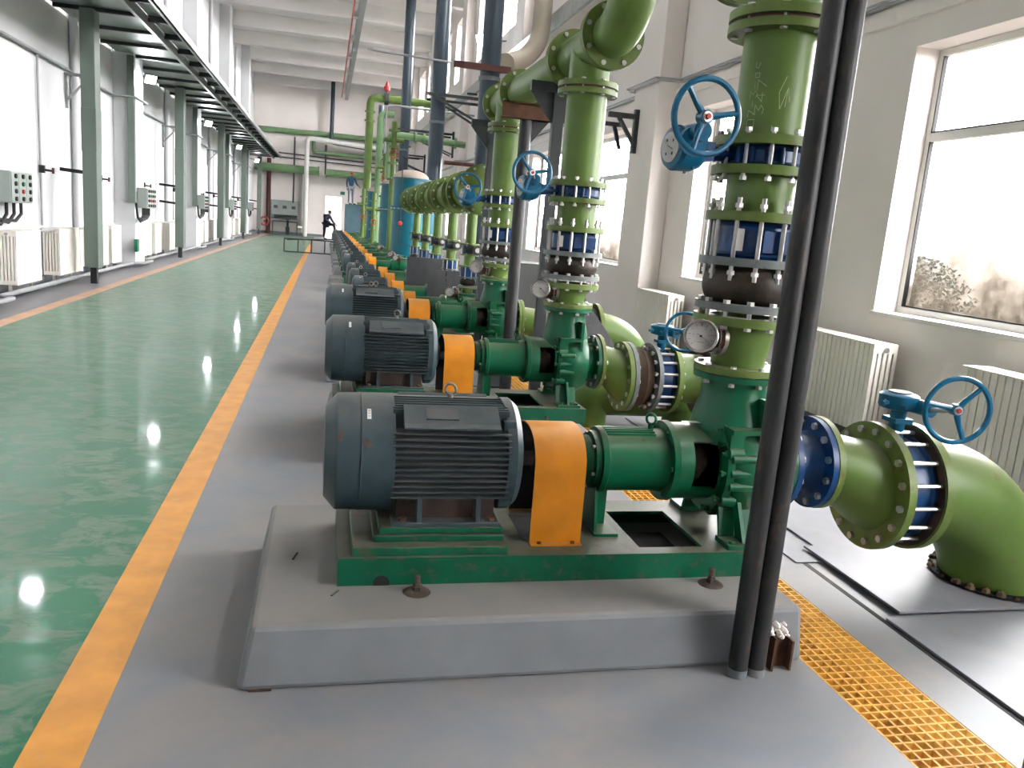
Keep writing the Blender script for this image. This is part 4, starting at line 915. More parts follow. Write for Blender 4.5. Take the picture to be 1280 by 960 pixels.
for k, Y in enumerate(RY):
    nm = ['nearest', 'second nearest', 'middle', 'second farthest', 'farthest'][k]
    ls = ['%s small light green riser below the manifold' % nm, '%s small blue valve with round wheel below the manifold' % nm, '%s small blue check valve below the manifold' % nm, '%s small black rubber joint below the manifold' % nm]
    for o, l in zip(pr, ls):
        if k == 0: o['label'] = l
        else: dup(o, dy=Y - 9.2, label=l)
g1 = gauge(9.2, .72, 1.52, 'small pressure gauge of the nearest small riser', .8)
dup(g1, dy=1.45, dx=0, label='small pressure gauge of the second nearest small riser', dz=0)
dup(g1, dy=2.9, dx=.0, label='small pressure gauge of the middle small riser')
for i, Y in enumerate((13.55, 16.7, 18.2, 22.0)): dup(g1, dy=Y - 9.2, label='small steel pressure gauge, %s along the distant pumps' % ['first', 'second', 'third', 'fourth'][i])
# manifold of flanged pieces
ZM = 1.88; RM, FM = .175, .25
for k, Y in enumerate(RY):
    nm = ['nearest', 'second nearest', 'middle', 'second farthest', 'farthest'][k]
    t = thing('manifold_section', (1.62, Y, 1.69), '%s flanged section of the thick light green manifold' % nm, 'pipe', 'flanged manifold sections')
    part(t, 'barrel', MB().cyl((1.62, Y - .50, ZM), (1.62, Y + .50, ZM), RM, n=32), 'pipe'); part(t, 'branch', MB().cyl((1.62, Y, 1.69), (1.62, Y, ZM), .07, n=18), 'pipe')
    pipe_flange(t, (1.62, Y, ZM), 'y', -.50, -.47, RM, FM, n=32); pipe_flange(t, (1.62, Y, ZM), 'y', .47, .50, RM, FM, n=32); pipe_flange(t, (1.62, Y, 0), 'z', 1.69, 1.708, .07, .115, n=22)
    bolts(t, (1.62, Y - .5, ZM), 'y', .22, 12, .05, r=.008, hexr=.016); bolts(t, (1.62, Y + .49, ZM), 'y', .22, 12, .05, r=.008, hexr=.016)
    t = thing('manifold_spool', (1.62, Y + .73, 1.69), '%s plain spool between flanges of the manifold' % nm, 'pipe', 'plain manifold spools')
    part(t, 'barrel', MB().lathe((1.62, Y + .505, ZM), (0, 1, 0), [(0, RM - .02), (.2, RM - .02), (.435, RM - .02)], 28), 'pipe')
    pipe_flange(t, (1.62, Y, ZM), 'y', .505, .53, RM, FM, n=32); pipe_flange(t, (1.62, Y, ZM), 'y', .91, .94, RM, FM, n=32)
t = thing('blind_flange', (1.62, 8.68, 1.6), 'big round light green end flange of the manifold beside the third riser', 'flange')
part(t, 'disc', MB().cyl((1.62, 8.66, ZM), (1.62, 8.695, ZM), .27, n=40), 'flange'); bolts(t, (1.62, 8.67, ZM), 'y', .235, 14, .06, r=.008, hexr=.015)

# ------------------------------------------------------------------ teal tanks
def tank(x, Y, lab):
    t = thing('filter_tank', (x, Y, .15), lab, 'tank', 'tall teal filter tanks')
    part(t, 'lower_shell', MB().cyl((x, Y, .15), (x, Y, 1.72), .40, n=40), 'tank'); part(t, 'upper_shell', MB().cyl((x, Y, 1.78), (x, Y, 2.40), .40, n=40), 'tank')
    for z in (1.70, 1.76, 2.40): part(t, 'flange', MB().cyl((x, Y, z), (x, Y, z + .035), .46, n=40), 'tank')
    part(t, 'skirt', MB().cyl((x, Y, 0), (x, Y, .15), .36, n=30), 'tank')
    bolts(t, (x, Y, 1.748), 'z', .435, 20, .06, joined=True)
    part(t, 'domed_head', MB().lathe((x, Y, 2.435), (0, 0, 1), [(0, .41)] + [(.20 * math.sin(PI / 2 * i / 7), .41 * math.cos(PI / 2 * i / 7)) for i in range(1, 8)], 32), 'dusty', label='dusty beige domed head')
    return t
tk = tank(1.87, 19.0, 'nearest tall teal cylindrical filter tank with dusty dome')
part(tk, 'pipe_frame', MB().tube([(1.62, 18.55, 2.85), (1.62, 18.55, .95), (1.95, 18.55, .95)], .012, 6).tube([(1.62, 18.55, 2.85), (1.98, 18.55, 2.85)], .012, 6), 'black')
part(tk, 'red_valve', MB().lathe((1.62, 18.5, 1.42), (0, -1, 0), [(0, .03), (.02, .05), (.05, .05), (.06, .02)], 12), 'red')
part(tk, 'side_shell', MB().cyl((2.25, 19.2, .15), (2.25, 19.2, 1.7), .33, n=30), 'tank')
tank(1.87, 23.2, 'second tall teal filter tank, partly behind the nearest one')
tank(1.87, 31.2, 'third tall teal filter tank, far down the row')
# green pump head / equipment above the tanks
def small_valve_tree(x, Y, z, lab, h=1.2):
    t = thing('valve_tree', (x, Y, z), lab, 'pipework')
    part(t, 'stem', MB().cyl((x, Y, 0), (x, Y, z + h), .07, n=16), 'pipe')
    for q in (.1, .35, .6, .85): part(t, 'flange', MB().cyl((x, Y, z + q * h), (x, Y, z + q * h + .05), .14, n=18), 'flange')
    part(t, 'wheel', MB().torus((x, Y - .1, z + h * .5), (0, -1, 0), .09, .015, 16, 6), 'red'); part(t, 'outlet', MB().cyl((x - .25, Y, z + h * .72), (x + .25, Y, z + h * .72), .06, n=14), 'pipe')
small_valve_tree(1.60, 21.2, 2.3, 'light green valve tree above the teal tanks with a red wheel', 1.6)
small_valve_tree(1.75, 26.5, 2.0, 'light green valve tree standing between the teal tanks', 1.5)
small_valve_tree(1.45, 34, 0.4, 'light green pipe stack behind the third teal tank', 2.2)
small_valve_tree(1.55, 28, 0.4, 'light green pipe stack between the second and third teal tanks', 1.9)
# overhead light green pipes
run('tall_pipe', [(1.57, 34.15, 0), (1.57, 34.15, 6.2), (4.3, 34.15, 6.2)], .155, 'pipe', 'tall light green pipe rising above the tanks and turning right', flanges=[((1.57, 34.15, 5.3), (0, 0, 1)), ((1.57, 34.15, 5.65), (0, 0, 1))], n=20, fr=1.35)
t = thing('valve_actuator', (2.2, 34.15, 6.2), 'red valve actuator on the tall turning green pipe', 'valve')
part(t, 'head', MB().lathe((2.2, 34.15, 6.5), (0, 0, 1), [(0, .06), (.05, .13), (.16, .13), (.2, .08), (.32, .05), (.36, .03)], 14), 'red')
part(t, 'wafer_body', MB().cyl((2.12, 34.15, 6.2), (2.28, 34.15, 6.2), .23, n=20).cyl((2.2, 34.15, 6.3), (2.2, 34.15, 6.5), .05, n=10), 'darkframe')
run('branch_pipe', [(1.75, 24.8, 0), (1.75, 24.8, 3.95), (4.0, 24.8, 3.85)], .10, 'palepipe', 'light green branch pipe crossing towards the right wall above the manifold', flanges=[((2.5, 24.8, 3.92), (1, 0, 0)), ((2.75, 24.8, 3.91), (1, 0, 0)), ((3.7, 24.8, 3.87), (1, 0, 0))])
run('hook_pipe', [(1.7, 29, 0), (1.7, 29, 5.0), (2.15, 29, 5.0)], .11, 'palepipe', 'short hooked light green pipe beside the far riser', flanges=[((1.7, 29, 2.8), (0, 0, 1))])
run('thin_pipe', [(1.75, 27, 0), (1.75, 27, 5.0), (2.1, 27, 5.05), (4.6, 27, 5.0)], .035, 'conduit', 'thin grey tube bridging the far risers')
# blue grey risers
for (x, Y, r, z0, lab) in ((2.6, 14.0, .165, .1, 'nearest thick blue grey riser pipe running up to the ceiling'), (2.6, 20.7, .185, .1, 'second thick blue grey riser pipe'), (2.6, 29.7, .175, .1, 'third thick blue grey riser pipe, slimmer by distance')):
    t = thing('riser_pipe', (x, Y, z0), lab, 'pipe', 'blue grey risers to the ceiling'); part(t, 'barrel', MB().cyl((x, Y, z0), (x, Y, 9.0), r, n=28), 'riser')
    part(t, 'clamp', MB().cyl((x, Y, 3.9), (x, Y, 3.96), r + .02, n=28), 'greyfl')
run('riser_pipe', [(2.35, 40, 0), (2.35, 40, 6.7)], .12, 'riser', 'short slim blue grey pipe between the far risers')
# beige duct on the right wall
run('beige_duct', [(3.98, 16.25, 9.2), (3.98, 16.25, 5.15), (3.6, 15.9, 4.7), (3.1, 15.2, 4.45)], .18, 'beige', 'beige round duct running down the right wall', 'duct', n=20)
run('thin_conduit', [(3.05, 25.5, 0), (3.05, 25.5, 5.9)], .04, 'beige', 'slim beige upright tube behind the second blue grey riser')
run('hose_loop', [(3.42, 17.5, 6.0), (3.15, 17.4, 6.05), (3.12, 17.2, 5.4), (3.2, 17.2, 5.1), (3.18, 17.0, 4.3)], .02, 'black', 'thin dark hose looping beside the nearest blue grey riser', 'hose')
t = thing('cross_channel', (2.7, 15.2, 4.35), 'red brown channel reaching across the nearest blue grey riser', 'channel')
part(t, 'channel', MB().box(1.95, 2.9, 13.74, 13.80, 4.02, 4.12), 'redox', 0); part(t, 'rod', MB().tube([(-.05 + .6, 13.77, 4.12), (1.95, 13.77, 4.08)], .018, 8), 'conduit'); part(t, 'tail', MB().box(2.9, 4.3, 13.74, 13.80, 4.0, 4.07), 'darkframe', 0)
# triangular brackets
def bracket(x0, x1, Y, z, lab, h=.8):
    t = thing('pipe_bracket', (x0, Y, z - h), lab, 'bracket', 'dark triangular pipe brackets')
    part(t, 'top_bar', MB().bar((x0, Y, z), (x1, Y, z), .07), 'darkframe', 0); part(t, 'wall_bar', MB().bar((x1, Y, z + .1), (x1, Y, z - h), .07), 'darkframe', 0)
    part(t, 'brace', MB().bar((x0 + .15, Y, z - .02), (x1, Y, z - h + .1), .05), 'darkframe', 0); part(t, 'back_bar', MB().bar((x0 + .1, Y + .6, z - .05), (x1, Y + .6, z - .05), .06), 'darkframe', 0); part(t, 'back_brace', MB().bar((x0 + .3, Y + .6, z - .05), (x1, Y + .6, z - h + .1), .05), 'darkframe', 0)
bracket(2.25, 3.9, 20.4, 4.55, 'dark triangular bracket behind the second blue grey riser')
bracket(2.3, 4.3, 29.4, 4.6, 'dark triangular bracket behind the third blue grey riser')
bracket(2.3, 4.3, 38.0, 4.4, 'farthest dark triangular bracket by the right wall')
t = bracket(3.85, 4.27, 11.3, 3.20, 'dark triangular bracket on the pilaster behind the second riser', .5)
bracket(3.3, 4.27, 19.0, 3.25, 'dark bracket on the second pilaster behind the header pipe', .6)
run('pipe_bracket', [(2.75, 20.1, 2.95), (4.3, 19.9, 2.95)], .05, 'redox', 'red brown arm reaching from the second blue grey riser to the pilaster', 'bracket')

# ------------------------------------------------------------------ right wall services
t = thing('cable_tray', (4.35, 20, 5.5), 'grey cable tray sloping away along the right wall', 'cable tray')
for a in range(8): part(t, 'tray_length', MB().box(4.22, 4.27, 3 + a * 6, 8.97 + a * 6, 5.42, 5.72).box(4.22, 4.29, 3 + a * 6, 8.97 + a * 6, 5.40, 5.42), 'galv', 0)
for a in range(11): part(t, 'hanger', MB().box(4.0, 4.3, 5 + a * 4, 5.06 + a * 4, 5.34, 5.40), 'darkframe', 0)
pts = [(4.57, -4, 3.6)]
for c in bay[1:7]: pts += [(4.57, c - .60, 3.6), (4.25, c - .55, 3.6), (4.25, c + .55, 3.6), (4.57, c + .60, 3.6)]
run('conduit_run', pts + [(4.57, 50, 3.6)], .02, 'conduit', 'grey conduit following the right wall and its pilasters', 'conduit')
run('conduit_run', [(x - .045, y - .0, z + .02) for x, y, z in pts] + [(4.525, 50, 3.62)], .012, 'conduit', 'thinner grey conduit beside the thick one on the right wall', 'conduit')
# floodlight on the right
def flood(loc, aim, lab, power, group=None, s=1.0):
    p = Vector(loc); a = Vector(aim).normalized(); t = thing('floodlight', loc, lab, 'floodlight', group)
    u = a.cross(Vector((0, 0, 1))).normalized(); w = u.cross(a)
    def bx(c, su, sw, sa0, sa1):
        V = [c + u * (i * su) + w * (j * sw) + a * k for k in (sa0, sa1) for i, j in ((-1, -1), (1, -1), (1, 1), (-1, 1))]
        return MB().add(V, [(0, 1, 2, 3), (7, 6, 5, 4), (0, 4, 5, 1), (1, 5, 6, 2), (2, 6, 7, 3), (3, 7, 4, 0)])
    part(t, 'housing', bx(p, .16 * s, .12 * s, -.12 * s, .0), 'galv', 0); part(t, 'lens', bx(p, .15 * s, .11 * s, .001, .012), 'lamp', 0)
    part(t, 'arm', MB().bar(p - a * .1 * s, Vector((-4.5 if loc[0] < 0 else 4.6, p.y + .05, p.z + .12)), .03), 'darkframe', 0)
    ld = bpy.data.lights.new('flood_light', 'AREA'); ld.energy = power; ld.size = .28 * s; ld.color = (.95, .97, 1); lo = bpy.data.objects.new('flood_light', ld); C.objects.link(lo)
    lo.parent = t; lo.location = a * .03; lo.rotation_mode = 'QUATERNION'; lo.rotation_quaternion = Vector((0, 0, -1)).rotation_difference(a)
    return t
flood((4.0, 22.6, 6.35), (-.75, -.45, -.35), 'lit round floodlight high on the right wall', 90, s=1.9)
LG = 'lit floodlights under the left canopy'
for (y, l) in ((11.85, 'floodlight under the canopy, just outside the left edge'), (20.3, 'nearest lit floodlight under the left canopy'), (29.5, 'second lit floodlight under the left canopy'), (39.4, 'third lit floodlight under the left canopy'), (49.1, 'farthest lit floodlight under the left canopy')):
    flood((-3.93, y, 4.13), (.55, -.62, -.45), l, 28, LG, .78)

# ------------------------------------------------------------------ left canopy (cable platform) and posts
t = thing('cable_platform', (-3.6, 25, 4.45), 'long grey green cable platform with ladder rungs above the left wall', 'cable platform')
part(t, 'deck', MB().box(-4.42, -3.16, 2, 50.8, 4.50, 4.52), 'deck', 0)
for y in range(3): pass
part(t, 'inner_rail', MB().box(-3.16, -3.10, 2, 50.8, 4.42, 4.56).box(-3.16, -3.08, 2, 50.8, 4.56, 4.57), 'galv', 0)
part(t, 'outer_rail', MB().box(-2.72, -2.68, 2, 50.8, 4.48, 4.62).box(-2.76, -2.68, 2, 50.8, 4.48, 4.49), 'galv', 0)
part(t, 'upper_deck', MB().box(-3.12, -2.72, 2, 50.8, 4.62, 4.63), 'deck', 0)
bm_ = MB().box(-4.42, -3.16, -.035, .035, 4.44, 4.50); me_b = mesh_of(bm_, 'cross_bearer', (0, 0, 0), 0); me_b.materials.append(M['darkframe'])
bm2 = MB().box(-3.10, -2.72, -.05, .05, 4.50, 4.60); me_c = mesh_of(bm2, 'ladder_rung', (0, 0, 0), 0); me_c.materials.append(M['darkframe'])
for k in range(34): inst(t, 'cross_bearer', me_b, (0, 2.3 + 1.44 * k, 0)); inst(t, 'ladder_rung', me_c, (0, 2.9 + 1.44 * k, 0))
for k in range(6): y = 6.55 + 8.65 * k
for i, Y in enumerate((6.55, 15.2, 23.75, 32.5, 41.1, 50.3)):
    lab = ['grey green square post outside the left edge', 'nearest grey green square post carrying the canopy', 'second grey green post of the canopy', 'third grey green post of the canopy', 'fourth grey green post of the canopy', 'farthest grey green post of the canopy'][i]
    t = thing('canopy_post', (-3.88, Y, 0), lab, 'post', 'grey green canopy posts')
    part(t, 'post', MB().box(-3.98, -3.76, Y - .17, Y + .17, .28, 4.44), 'post', 0, bevel=.01)
    part(t, 'joint_sleeve', MB().box(-3.985, -3.755, Y - .175, Y + .175, 2.2, 2.9), 'post', 0, bevel=.008)
    part(t, 'foot', MB().box(-3.92, -3.82, Y - .05, Y + .05, 0, .30), 'darkframe', 0)
    for z in (1.86,) if i < 2 else (1.9, 1.45): part(t, 'wall_tie', MB().bar((-3.98, Y + .1, z), (-4.45, Y + .35, z + .03), .06), 'black', 0)
for i, Y in enumerate((19.22, 27.92, 36.62, 45.32)):
    t = thing('cable_duct', (-4.1, Y, 1.38), '%s grey green cable duct dropping from the canopy to a control box' % ORD[i], 'cable duct', 'cable ducts beside the left pilasters')
    part(t, 'duct', MB().box(-4.19, -4.05, Y, Y + .12, 1.40, 4.44), 'post' if i != 1 else 'black' if 0 else 'post', 0, bevel=.006)
def control_box(xw, Y, z, lab, ny=4, nz=4, d=.20, L=.85):
    t = thing('control_box', (xw, Y, z), lab, 'control box', 'push button boxes on the left')
    part(t, 'enclosure', MB().box(xw, xw + d, Y, Y + L, z, z + .44), 'box', 0, bevel=.01)
    p = L / ny
    for k in range(ny): part(t, 'front_cover', MB().box(xw + d, xw + d + .015, Y + k * p + .01, Y + (k + 1) * p - .01, z + .015, z + .425), 'box', 0, bevel=.003)
    for k in range(ny):
        for j in range(nz): part(t, 'button', MB().cyl((xw + d + .015, Y + (k + .5) * p, z + .06 + j * .105), (xw + d + .04, Y + (k + .5) * p, z + .06 + j * .105), .032, n=12), 'ink' if j == 0 or k % 2 == 0 else ('red' if j == 1 else 'greenbox' if j == 2 else 'ink'))
    for k in range(ny): part(t, 'gland_cable', MB().tube([(xw + .1, Y + (k + .4) * p, z), (xw + .1, Y + (k + .4) * p, z - .16), (xw + .09, Y + (k + .2) * p - .15, z - .30 + .02 * k), (xw + .07, Y - .28, z - .22), (xw + .05, Y - .36, z + .1)], .024, 8), 'black')
    return t
control_box(-4.495, 12.75, 1.30, 'grey push button box cut by the left edge', 3)
control_box(-4.07, 19.5, 1.30, 'nearest full grey push button box on the left pilaster')
control_box(-4.07, 28.2, 1.33, 'second grey push button box on the left pilaster')
control_box(-4.07, 36.9, 1.33, 'third grey push button box on the left pilaster')
control_box(-4.07, 45.6, 1.33, 'farthest grey push button box on the left pilaster')
single('junction_box', MB().box(-4.5, -4.2, 31.6, 31.9, 1.2, 1.75), 'darkframe', 'dark junction box behind the third canopy post', 'box')
# conduits on the left wall
lp = [(-4.46, 3, 3.6)]
for c in bay[2:7]: lp += [(-4.46, c - .60, 3.6), (-4.02, c - .55, 3.6), (-4.02, c + .55, 3.6), (-4.46, c + .60, 3.6)]
run('conduit_run', lp + [(-4.46, 52, 3.6)], .028, 'conduit', 'grey conduit running along the left wall below the canopy', 'conduit')
for i, Y in enumerate((14.55, 18.0, 22.0, 26.2, 31.0, 35.0, 39.6, 44.2)):
    t = run('drop_conduit', [(-4.46, Y, 3.6), (-4.46, Y, .95)], .018, 'conduit', '%s thin conduit drop on the left wall' % ORD[i], 'conduit', 'thin conduit drops on the left wall')
    s_ = thing('conduit_tap', (-4.44, Y, 1.82), '%s small dark tap on a thin conduit of the left wall' % ORD[i], 'tap', 'small dark taps on the left wall')
    part(s_, 'body', MB().box(-4.48, -4.40, Y - .03, Y + .03, 1.78, 1.90), 'black', 0); part(s_, 'spout', MB().cyl((-4.42, Y, 1.83), (-4.27, Y - .03, 1.82), .018, n=8), 'black'); part(s_, 'knob', MB().cyl((-4.27, Y - .03, 1.78), (-4.27, Y - .03, 1.87), .02, n=8), 'redox')
for i, Y in enumerate((16.35, 25.0, 33.7, 42.4)):
    run('downpipe', [(-4.42, Y, 8.9), (-4.42, Y, .1)], .07, 'wall_l', '%s white downpipe on the left wall' % ORD[i], 'pipe', 'white downpipes on the left wall')
    b = MB().bar((-4.5, Y - .3, 3.52), (-4.05, Y - .3, 3.52), .05).bar((-4.45, Y - .3, 3.1), (-4.1, Y - .3, 3.5), .035).bar((-4.47, Y - .3, 3.5), (-4.47, Y - .3, 2.95), .04)
    single('conduit_bracket', b, 'galv', '%s small triangular conduit bracket on the left wall' % ORD[i], 'bracket', 'conduit brackets on the left wall')
for i, (x, z, r) in enumerate(((-4.12, .10, .035), (-4.22, .06, .03))):
    q = [(x, 3, z)]
    for c in bay[2:7]: q += [(x, c - .6, z), (x + .20, c - .5, z), (x + .20, c + .5, z), (x, c + .6, z)]
    run('heating_pipe', q + [(x, 52, z)], r, 'conduit', ['front grey heating pipe along the foot of the left wall', 'rear grey heating pipe along the foot of the left wall'][i])
single('socket_box', MB().box(-4.07, -4.0, 19.15, 19.35, .35, .62), 'greenbox', 'small green socket box low on the first left pilaster', 'box')
# radiators
def radiator_proto(depth, h, n_tubes=5):
    b = MB(); d = depth
    for j in range(n_tubes):
        x = -d / 2 + .016 + (d - .032) * j / (n_tubes - 1); b.box(x - .0155, x + .0155, -.0265, .0265, .05, h - .05)
    b.box(-d / 2, d / 2, -.024, .024, h - .065, h).box(-d / 2, d / 2, -.024, .024, 0, .06)
    return mesh_of(b, 'section', (0, 0, 0), 35)
RA = {}
def radiator(x, y0, n, z0, lab, depth=.22, h=.66, pitch=.058, group=None, tubes=5, side=1):
    key = (depth, h, tubes)
    if key not in RA: RA[key] = radiator_proto(depth, h, tubes); RA[key].materials.append(M['rad'])
    t = thing('radiator', (x, y0, z0), lab, 'radiator', group)
    for k in range(n): inst(t, 'section', RA[key], (x, y0 + k * pitch, z0))
    for s, yy in ((0, y0 - .03), (1, y0 + (n - 1) * pitch + .03)):
        part(t, 'plug', MB().cyl((x + .0, yy, z0 + h - .035), (x, yy + (-.014 if s == 0 else .014), z0 + h - .035), .02, n=14), 'zinc')
    part(t, 'wall_foot', MB().box(x - .02, x + .02, y0 + .05, y0 + .07, 0, z0).box(x - .02, x + .02, y0 + n * pitch - .15, y0 + n * pitch - .13, 0, z0), 'rad', 0)
    part(t, 'top_cover', MB().box(x - depth / 2, x + depth / 2, y0 - .025, y0 + (n - 1) * pitch + .025, z0 + h, z0 + h + .012), 'rad', 0, bevel=.003)
    return t
G1 = 'cream radiators under the right windows'
radiator(4.37, 5.50, 20, .10, 'cream column radiator left of the nearest window, right of the dark tubes', .22, .72, .062, G1)
radiator(4.37, 3.35, 20, .10, 'cream column radiator cut by the right edge under the nearest window', .22, .72, .062, G1)
radiator(4.37, 9.50, 18, .10, 'cream column radiator below the second window behind the small wheel', .22, .72, .062, G1)
G2 = 'cream radiators along the left wall'
names = ['first', 'second', 'third', 'fourth', 'fifth', 'sixth', 'seventh', 'eighth', 'ninth', 'tenth', 'eleventh', 'twelfth', 'thirteenth', 'fourteenth', 'fifteenth', 'sixteenth']
spots = []
for c in bay[1:5]:
    for off, n in ((1.35, 18), (3.4, 18), (5.45, 14), (6.95, 12)): spots.append((c + off, n))
spots = [(12.55, 17), (14.45, 18), (16.65, 14), (17.75, 13), (20.75, 14), (22.0, 14), (23.9, 14), (25.6, 14), (29.4, 14), (30.7, 14), (33.0, 14), (34.6, 14), (38.2, 14), (39.6, 14), (42, 14), (43.6, 14)]
for i, (y, n) in enumerate(spots):
    radiator(-4.30, y, n, .17, 'cream column radiator on the left wall, %s from the left edge' % names[i], .25, .74, .06, G2, 6)
for i, (y, x0) in enumerate(((12.4, 0), (14.2, 0))):
    run('radiator_pipe', [(-4.36, y + 1.7, .88), (-4.25, y + 1.95, .90), (-4.25, y + 2.15, .90)], .02, 'conduit', '%s short grey link pipe between left radiators' % ORD[i], group='radiator link pipes')

# ------------------------------------------------------------------ ceiling monorail
t = thing('crane_rail', (.92, 32, 8.45), 'grey ceiling crane rail with a red conductor bar beside it', 'crane rail')
part(t, 'rail_beam', MB().box(.86, 1.06, 8, 52.5, 8.40, 8.42).box(.86, 1.06, 8, 52.5, 8.78, 8.80).box(.94, .98, 8, 52.5, 8.42, 8.78), 'galv', 0)
part(t, 'conductor_bar', MB().box(.66, .71, 8, 52.5, 8.50, 8.60), 'railred', 0, label='red conductor bar')
for k in range(12): y = 9 + 3.9 * k - 1.2; part(t, 'hanger', MB().box(.91, 1.01, y, y + .1, 8.8, 9.0), 'galv', 0); part(t, 'clamp', MB().box(.70, .88, y, y + .35, 8.48, 8.66), 'frame', 0)

# ------------------------------------------------------------------ far wall pipes and cabinets
yf = Y1 - .35
run('far_pipe', [(-4.4, yf, 6.3), (3.6, yf, 6.3)], .16, 'palepipe', 'upper long light green pipe across the far wall', flanges=[((-.9, yf, 6.2), (0, 0, 1))])
run('far_pipe', [(-4.4, yf - .2, 4.05), (-.55, yf - .2, 4.05)], .24, 'palepipe', 'thick light green pipe on the left of the far wall', flanges=[((-.55, yf - .2, 4.05), (1, 0, 0))], fr=1.3)
run('far_pipe', [(-.10, yf - .2, 4.0), (4.2, yf - .2, 4.0)], .24, 'palepipe', 'thick light green pipe right of the gap on the far wall', flanges=[((-.10, yf - .2, 4.0), (1, 0, 0))], fr=1.3)
run('far_pipe', [(-.92, yf, 6.2), (-.92, yf, 5.2), (3.4, yf, 5.15)], .12, 'palepipe', 'middle light green pipe branching from the upper one on the far wall')
run('far_pipe', [(.15, yf - .33, 9.58), (.15, yf - .33, 5.85), (3.4, yf - .33, 5.6)], .12, 'riser', 'dark blue grey pipe with a bend on the far wall')
run('far_duct', [(-1.28, yf - .75, 0), (-1.28, yf - .75, 5.95), (3.2, yf - .75, 5.7)], .14, 'frame', 'white pipe bending along the far wall', 'pipe')
run('far_downpipe', [(-1.45, yf + .1, 4.2), (-1.45, yf + .1, .3)], .13, 'frame', 'white upright pipe on the far wall', 'pipe')
for i, (x, z0, z1) in enumerate(((-2.05, 2.0, 6.0), (-.15, 3.9, 5.7), (2.5, 2.9, 5.6))): run('strut', [(x, yf + .1, z0), (x, yf + .1, z1)], .05, 'darkframe', '%s dark upright strut on the far wall from the left' % ORD[i + 1], 'strut')
for i, z in enumerate((5.0, 4.75)): run('thin_conduit', [(-3.6, yf + .2, z), (3.3, yf + .2, z - .15)], .035, 'darkframe', ['upper thin dark conduit across the far wall', 'lower thin dark conduit across the far wall'][i], 'conduit')
run('red_pipe', [(-3.55, yf + .15, 4.6), (-3.55, yf + .15, 0)], .13, 'redox', 'dark red upright pipe by the far left corner', 'pipe')
single('hydrant', MB().torus((-3.75, yf - .1, .75), (0, 1, 0), .25, .05, 20, 8).cyl((-3.75, yf, .75), (-3.75, yf + .3, .75), .06), 'railred', 'red hose reel at the foot of the far left corner', 'hose reel')
t = thing('switch_cabinet', (-2.45, yf, 1.1), 'grey wall cabinets with three doors on the far wall', 'cabinet')
part(t, 'back_panel', MB().box(-3.4, -1.75, yf + .15, yf + .35, .95, 2.1), 'box', 0)
for k in range(3): part(t, 'door', MB().box(-3.35 + k * .54, -2.85 + k * .54, yf, yf + .15, 1.25, 2.0), 'box', 0); part(t, 'window', MB().box(-3.22 + k * .54, -2.98 + k * .54, yf - .01, yf, 1.6, 1.78), 'darkframe', 0)
part(t, 'cable_bundle', MB().box(-3.2, -1.8, yf, yf + .2, 1.0, 1.2), 'darkframe', 0)
t = thing('far_bench', (-2.6, yf - .3, 0), 'dark steel shelf below the far cabinets', 'shelf'); part(t, 'top', MB().box(-3.3, -1.75, yf - .3, yf + .2, .78, .84), 'darkframe', 0)
for x in (-3.28, -1.8): part(t, 'leg', MB().box(x, x + .05, yf - .3, yf - .25, 0, .8), 'darkframe', 0)
single('floor_valve', MB().cyl((-2.35, yf - .2, 0), (-2.35, yf - .2, .5), .12).cyl((-2.35, yf - .2, .5), (-2.35, yf - .2, .9), .07).torus((-2.35, yf - .2, .95), (0, 0, 1), .14, .03, 16, 6), 'darkframe', 'dark upright valve standing before the far wall', 'valve')
run('white_pipe', [(-1.8, yf, .5), (-1.45, yf, .5), (-1.45, yf, .28)], .1, 'frame', 'short white bent pipe low on the far wall', 'pipe')
single('platform_tank', MB().box(1.0, 2.6, 45.4, 47, .0, 2.1), 'bluegrey', 'blue grey square tank the far worker stands on', 'tank')
single('green_cabinet', MB().box(2.0, 2.8, 45.2, 45.38, 1.9, 2.5), 'base', 'small green box beside the far worker', 'box')
# barrier frame lying across the floor
t = thing('barrier_frame', (-.6, 30.9, 0), 'thin dark steel barrier frame standing across the aisle', 'barrier')
ya = 30.9
for z in (.03, .50): part(t, 'rail', MB().bar((-1.47, ya, z), (.33, ya + (.1 if z > .1 else 0), z + (.0)), .04), 'darkframe', 0)
for x in (-1.47, -.98, -.02, .31): part(t, 'upright', MB().bar((x, ya, .02), (x, ya, .50), .04), 'darkframe', 0)
part(t, 'upright', MB().bar((-.50, ya, .02), (-.50, ya, .50), .05), 'rust', 0, label='rusty orange upright')
part(t, 'back_rail', MB().bar((-1.44, ya + 1.0, .42), (.33, ya + .9, .55), .035), 'darkframe', 0); part(t, 'back_rail', MB().bar((-1.44, ya, .50), (-1.44, ya + 1.0, .42), .035), 'darkframe', 0)

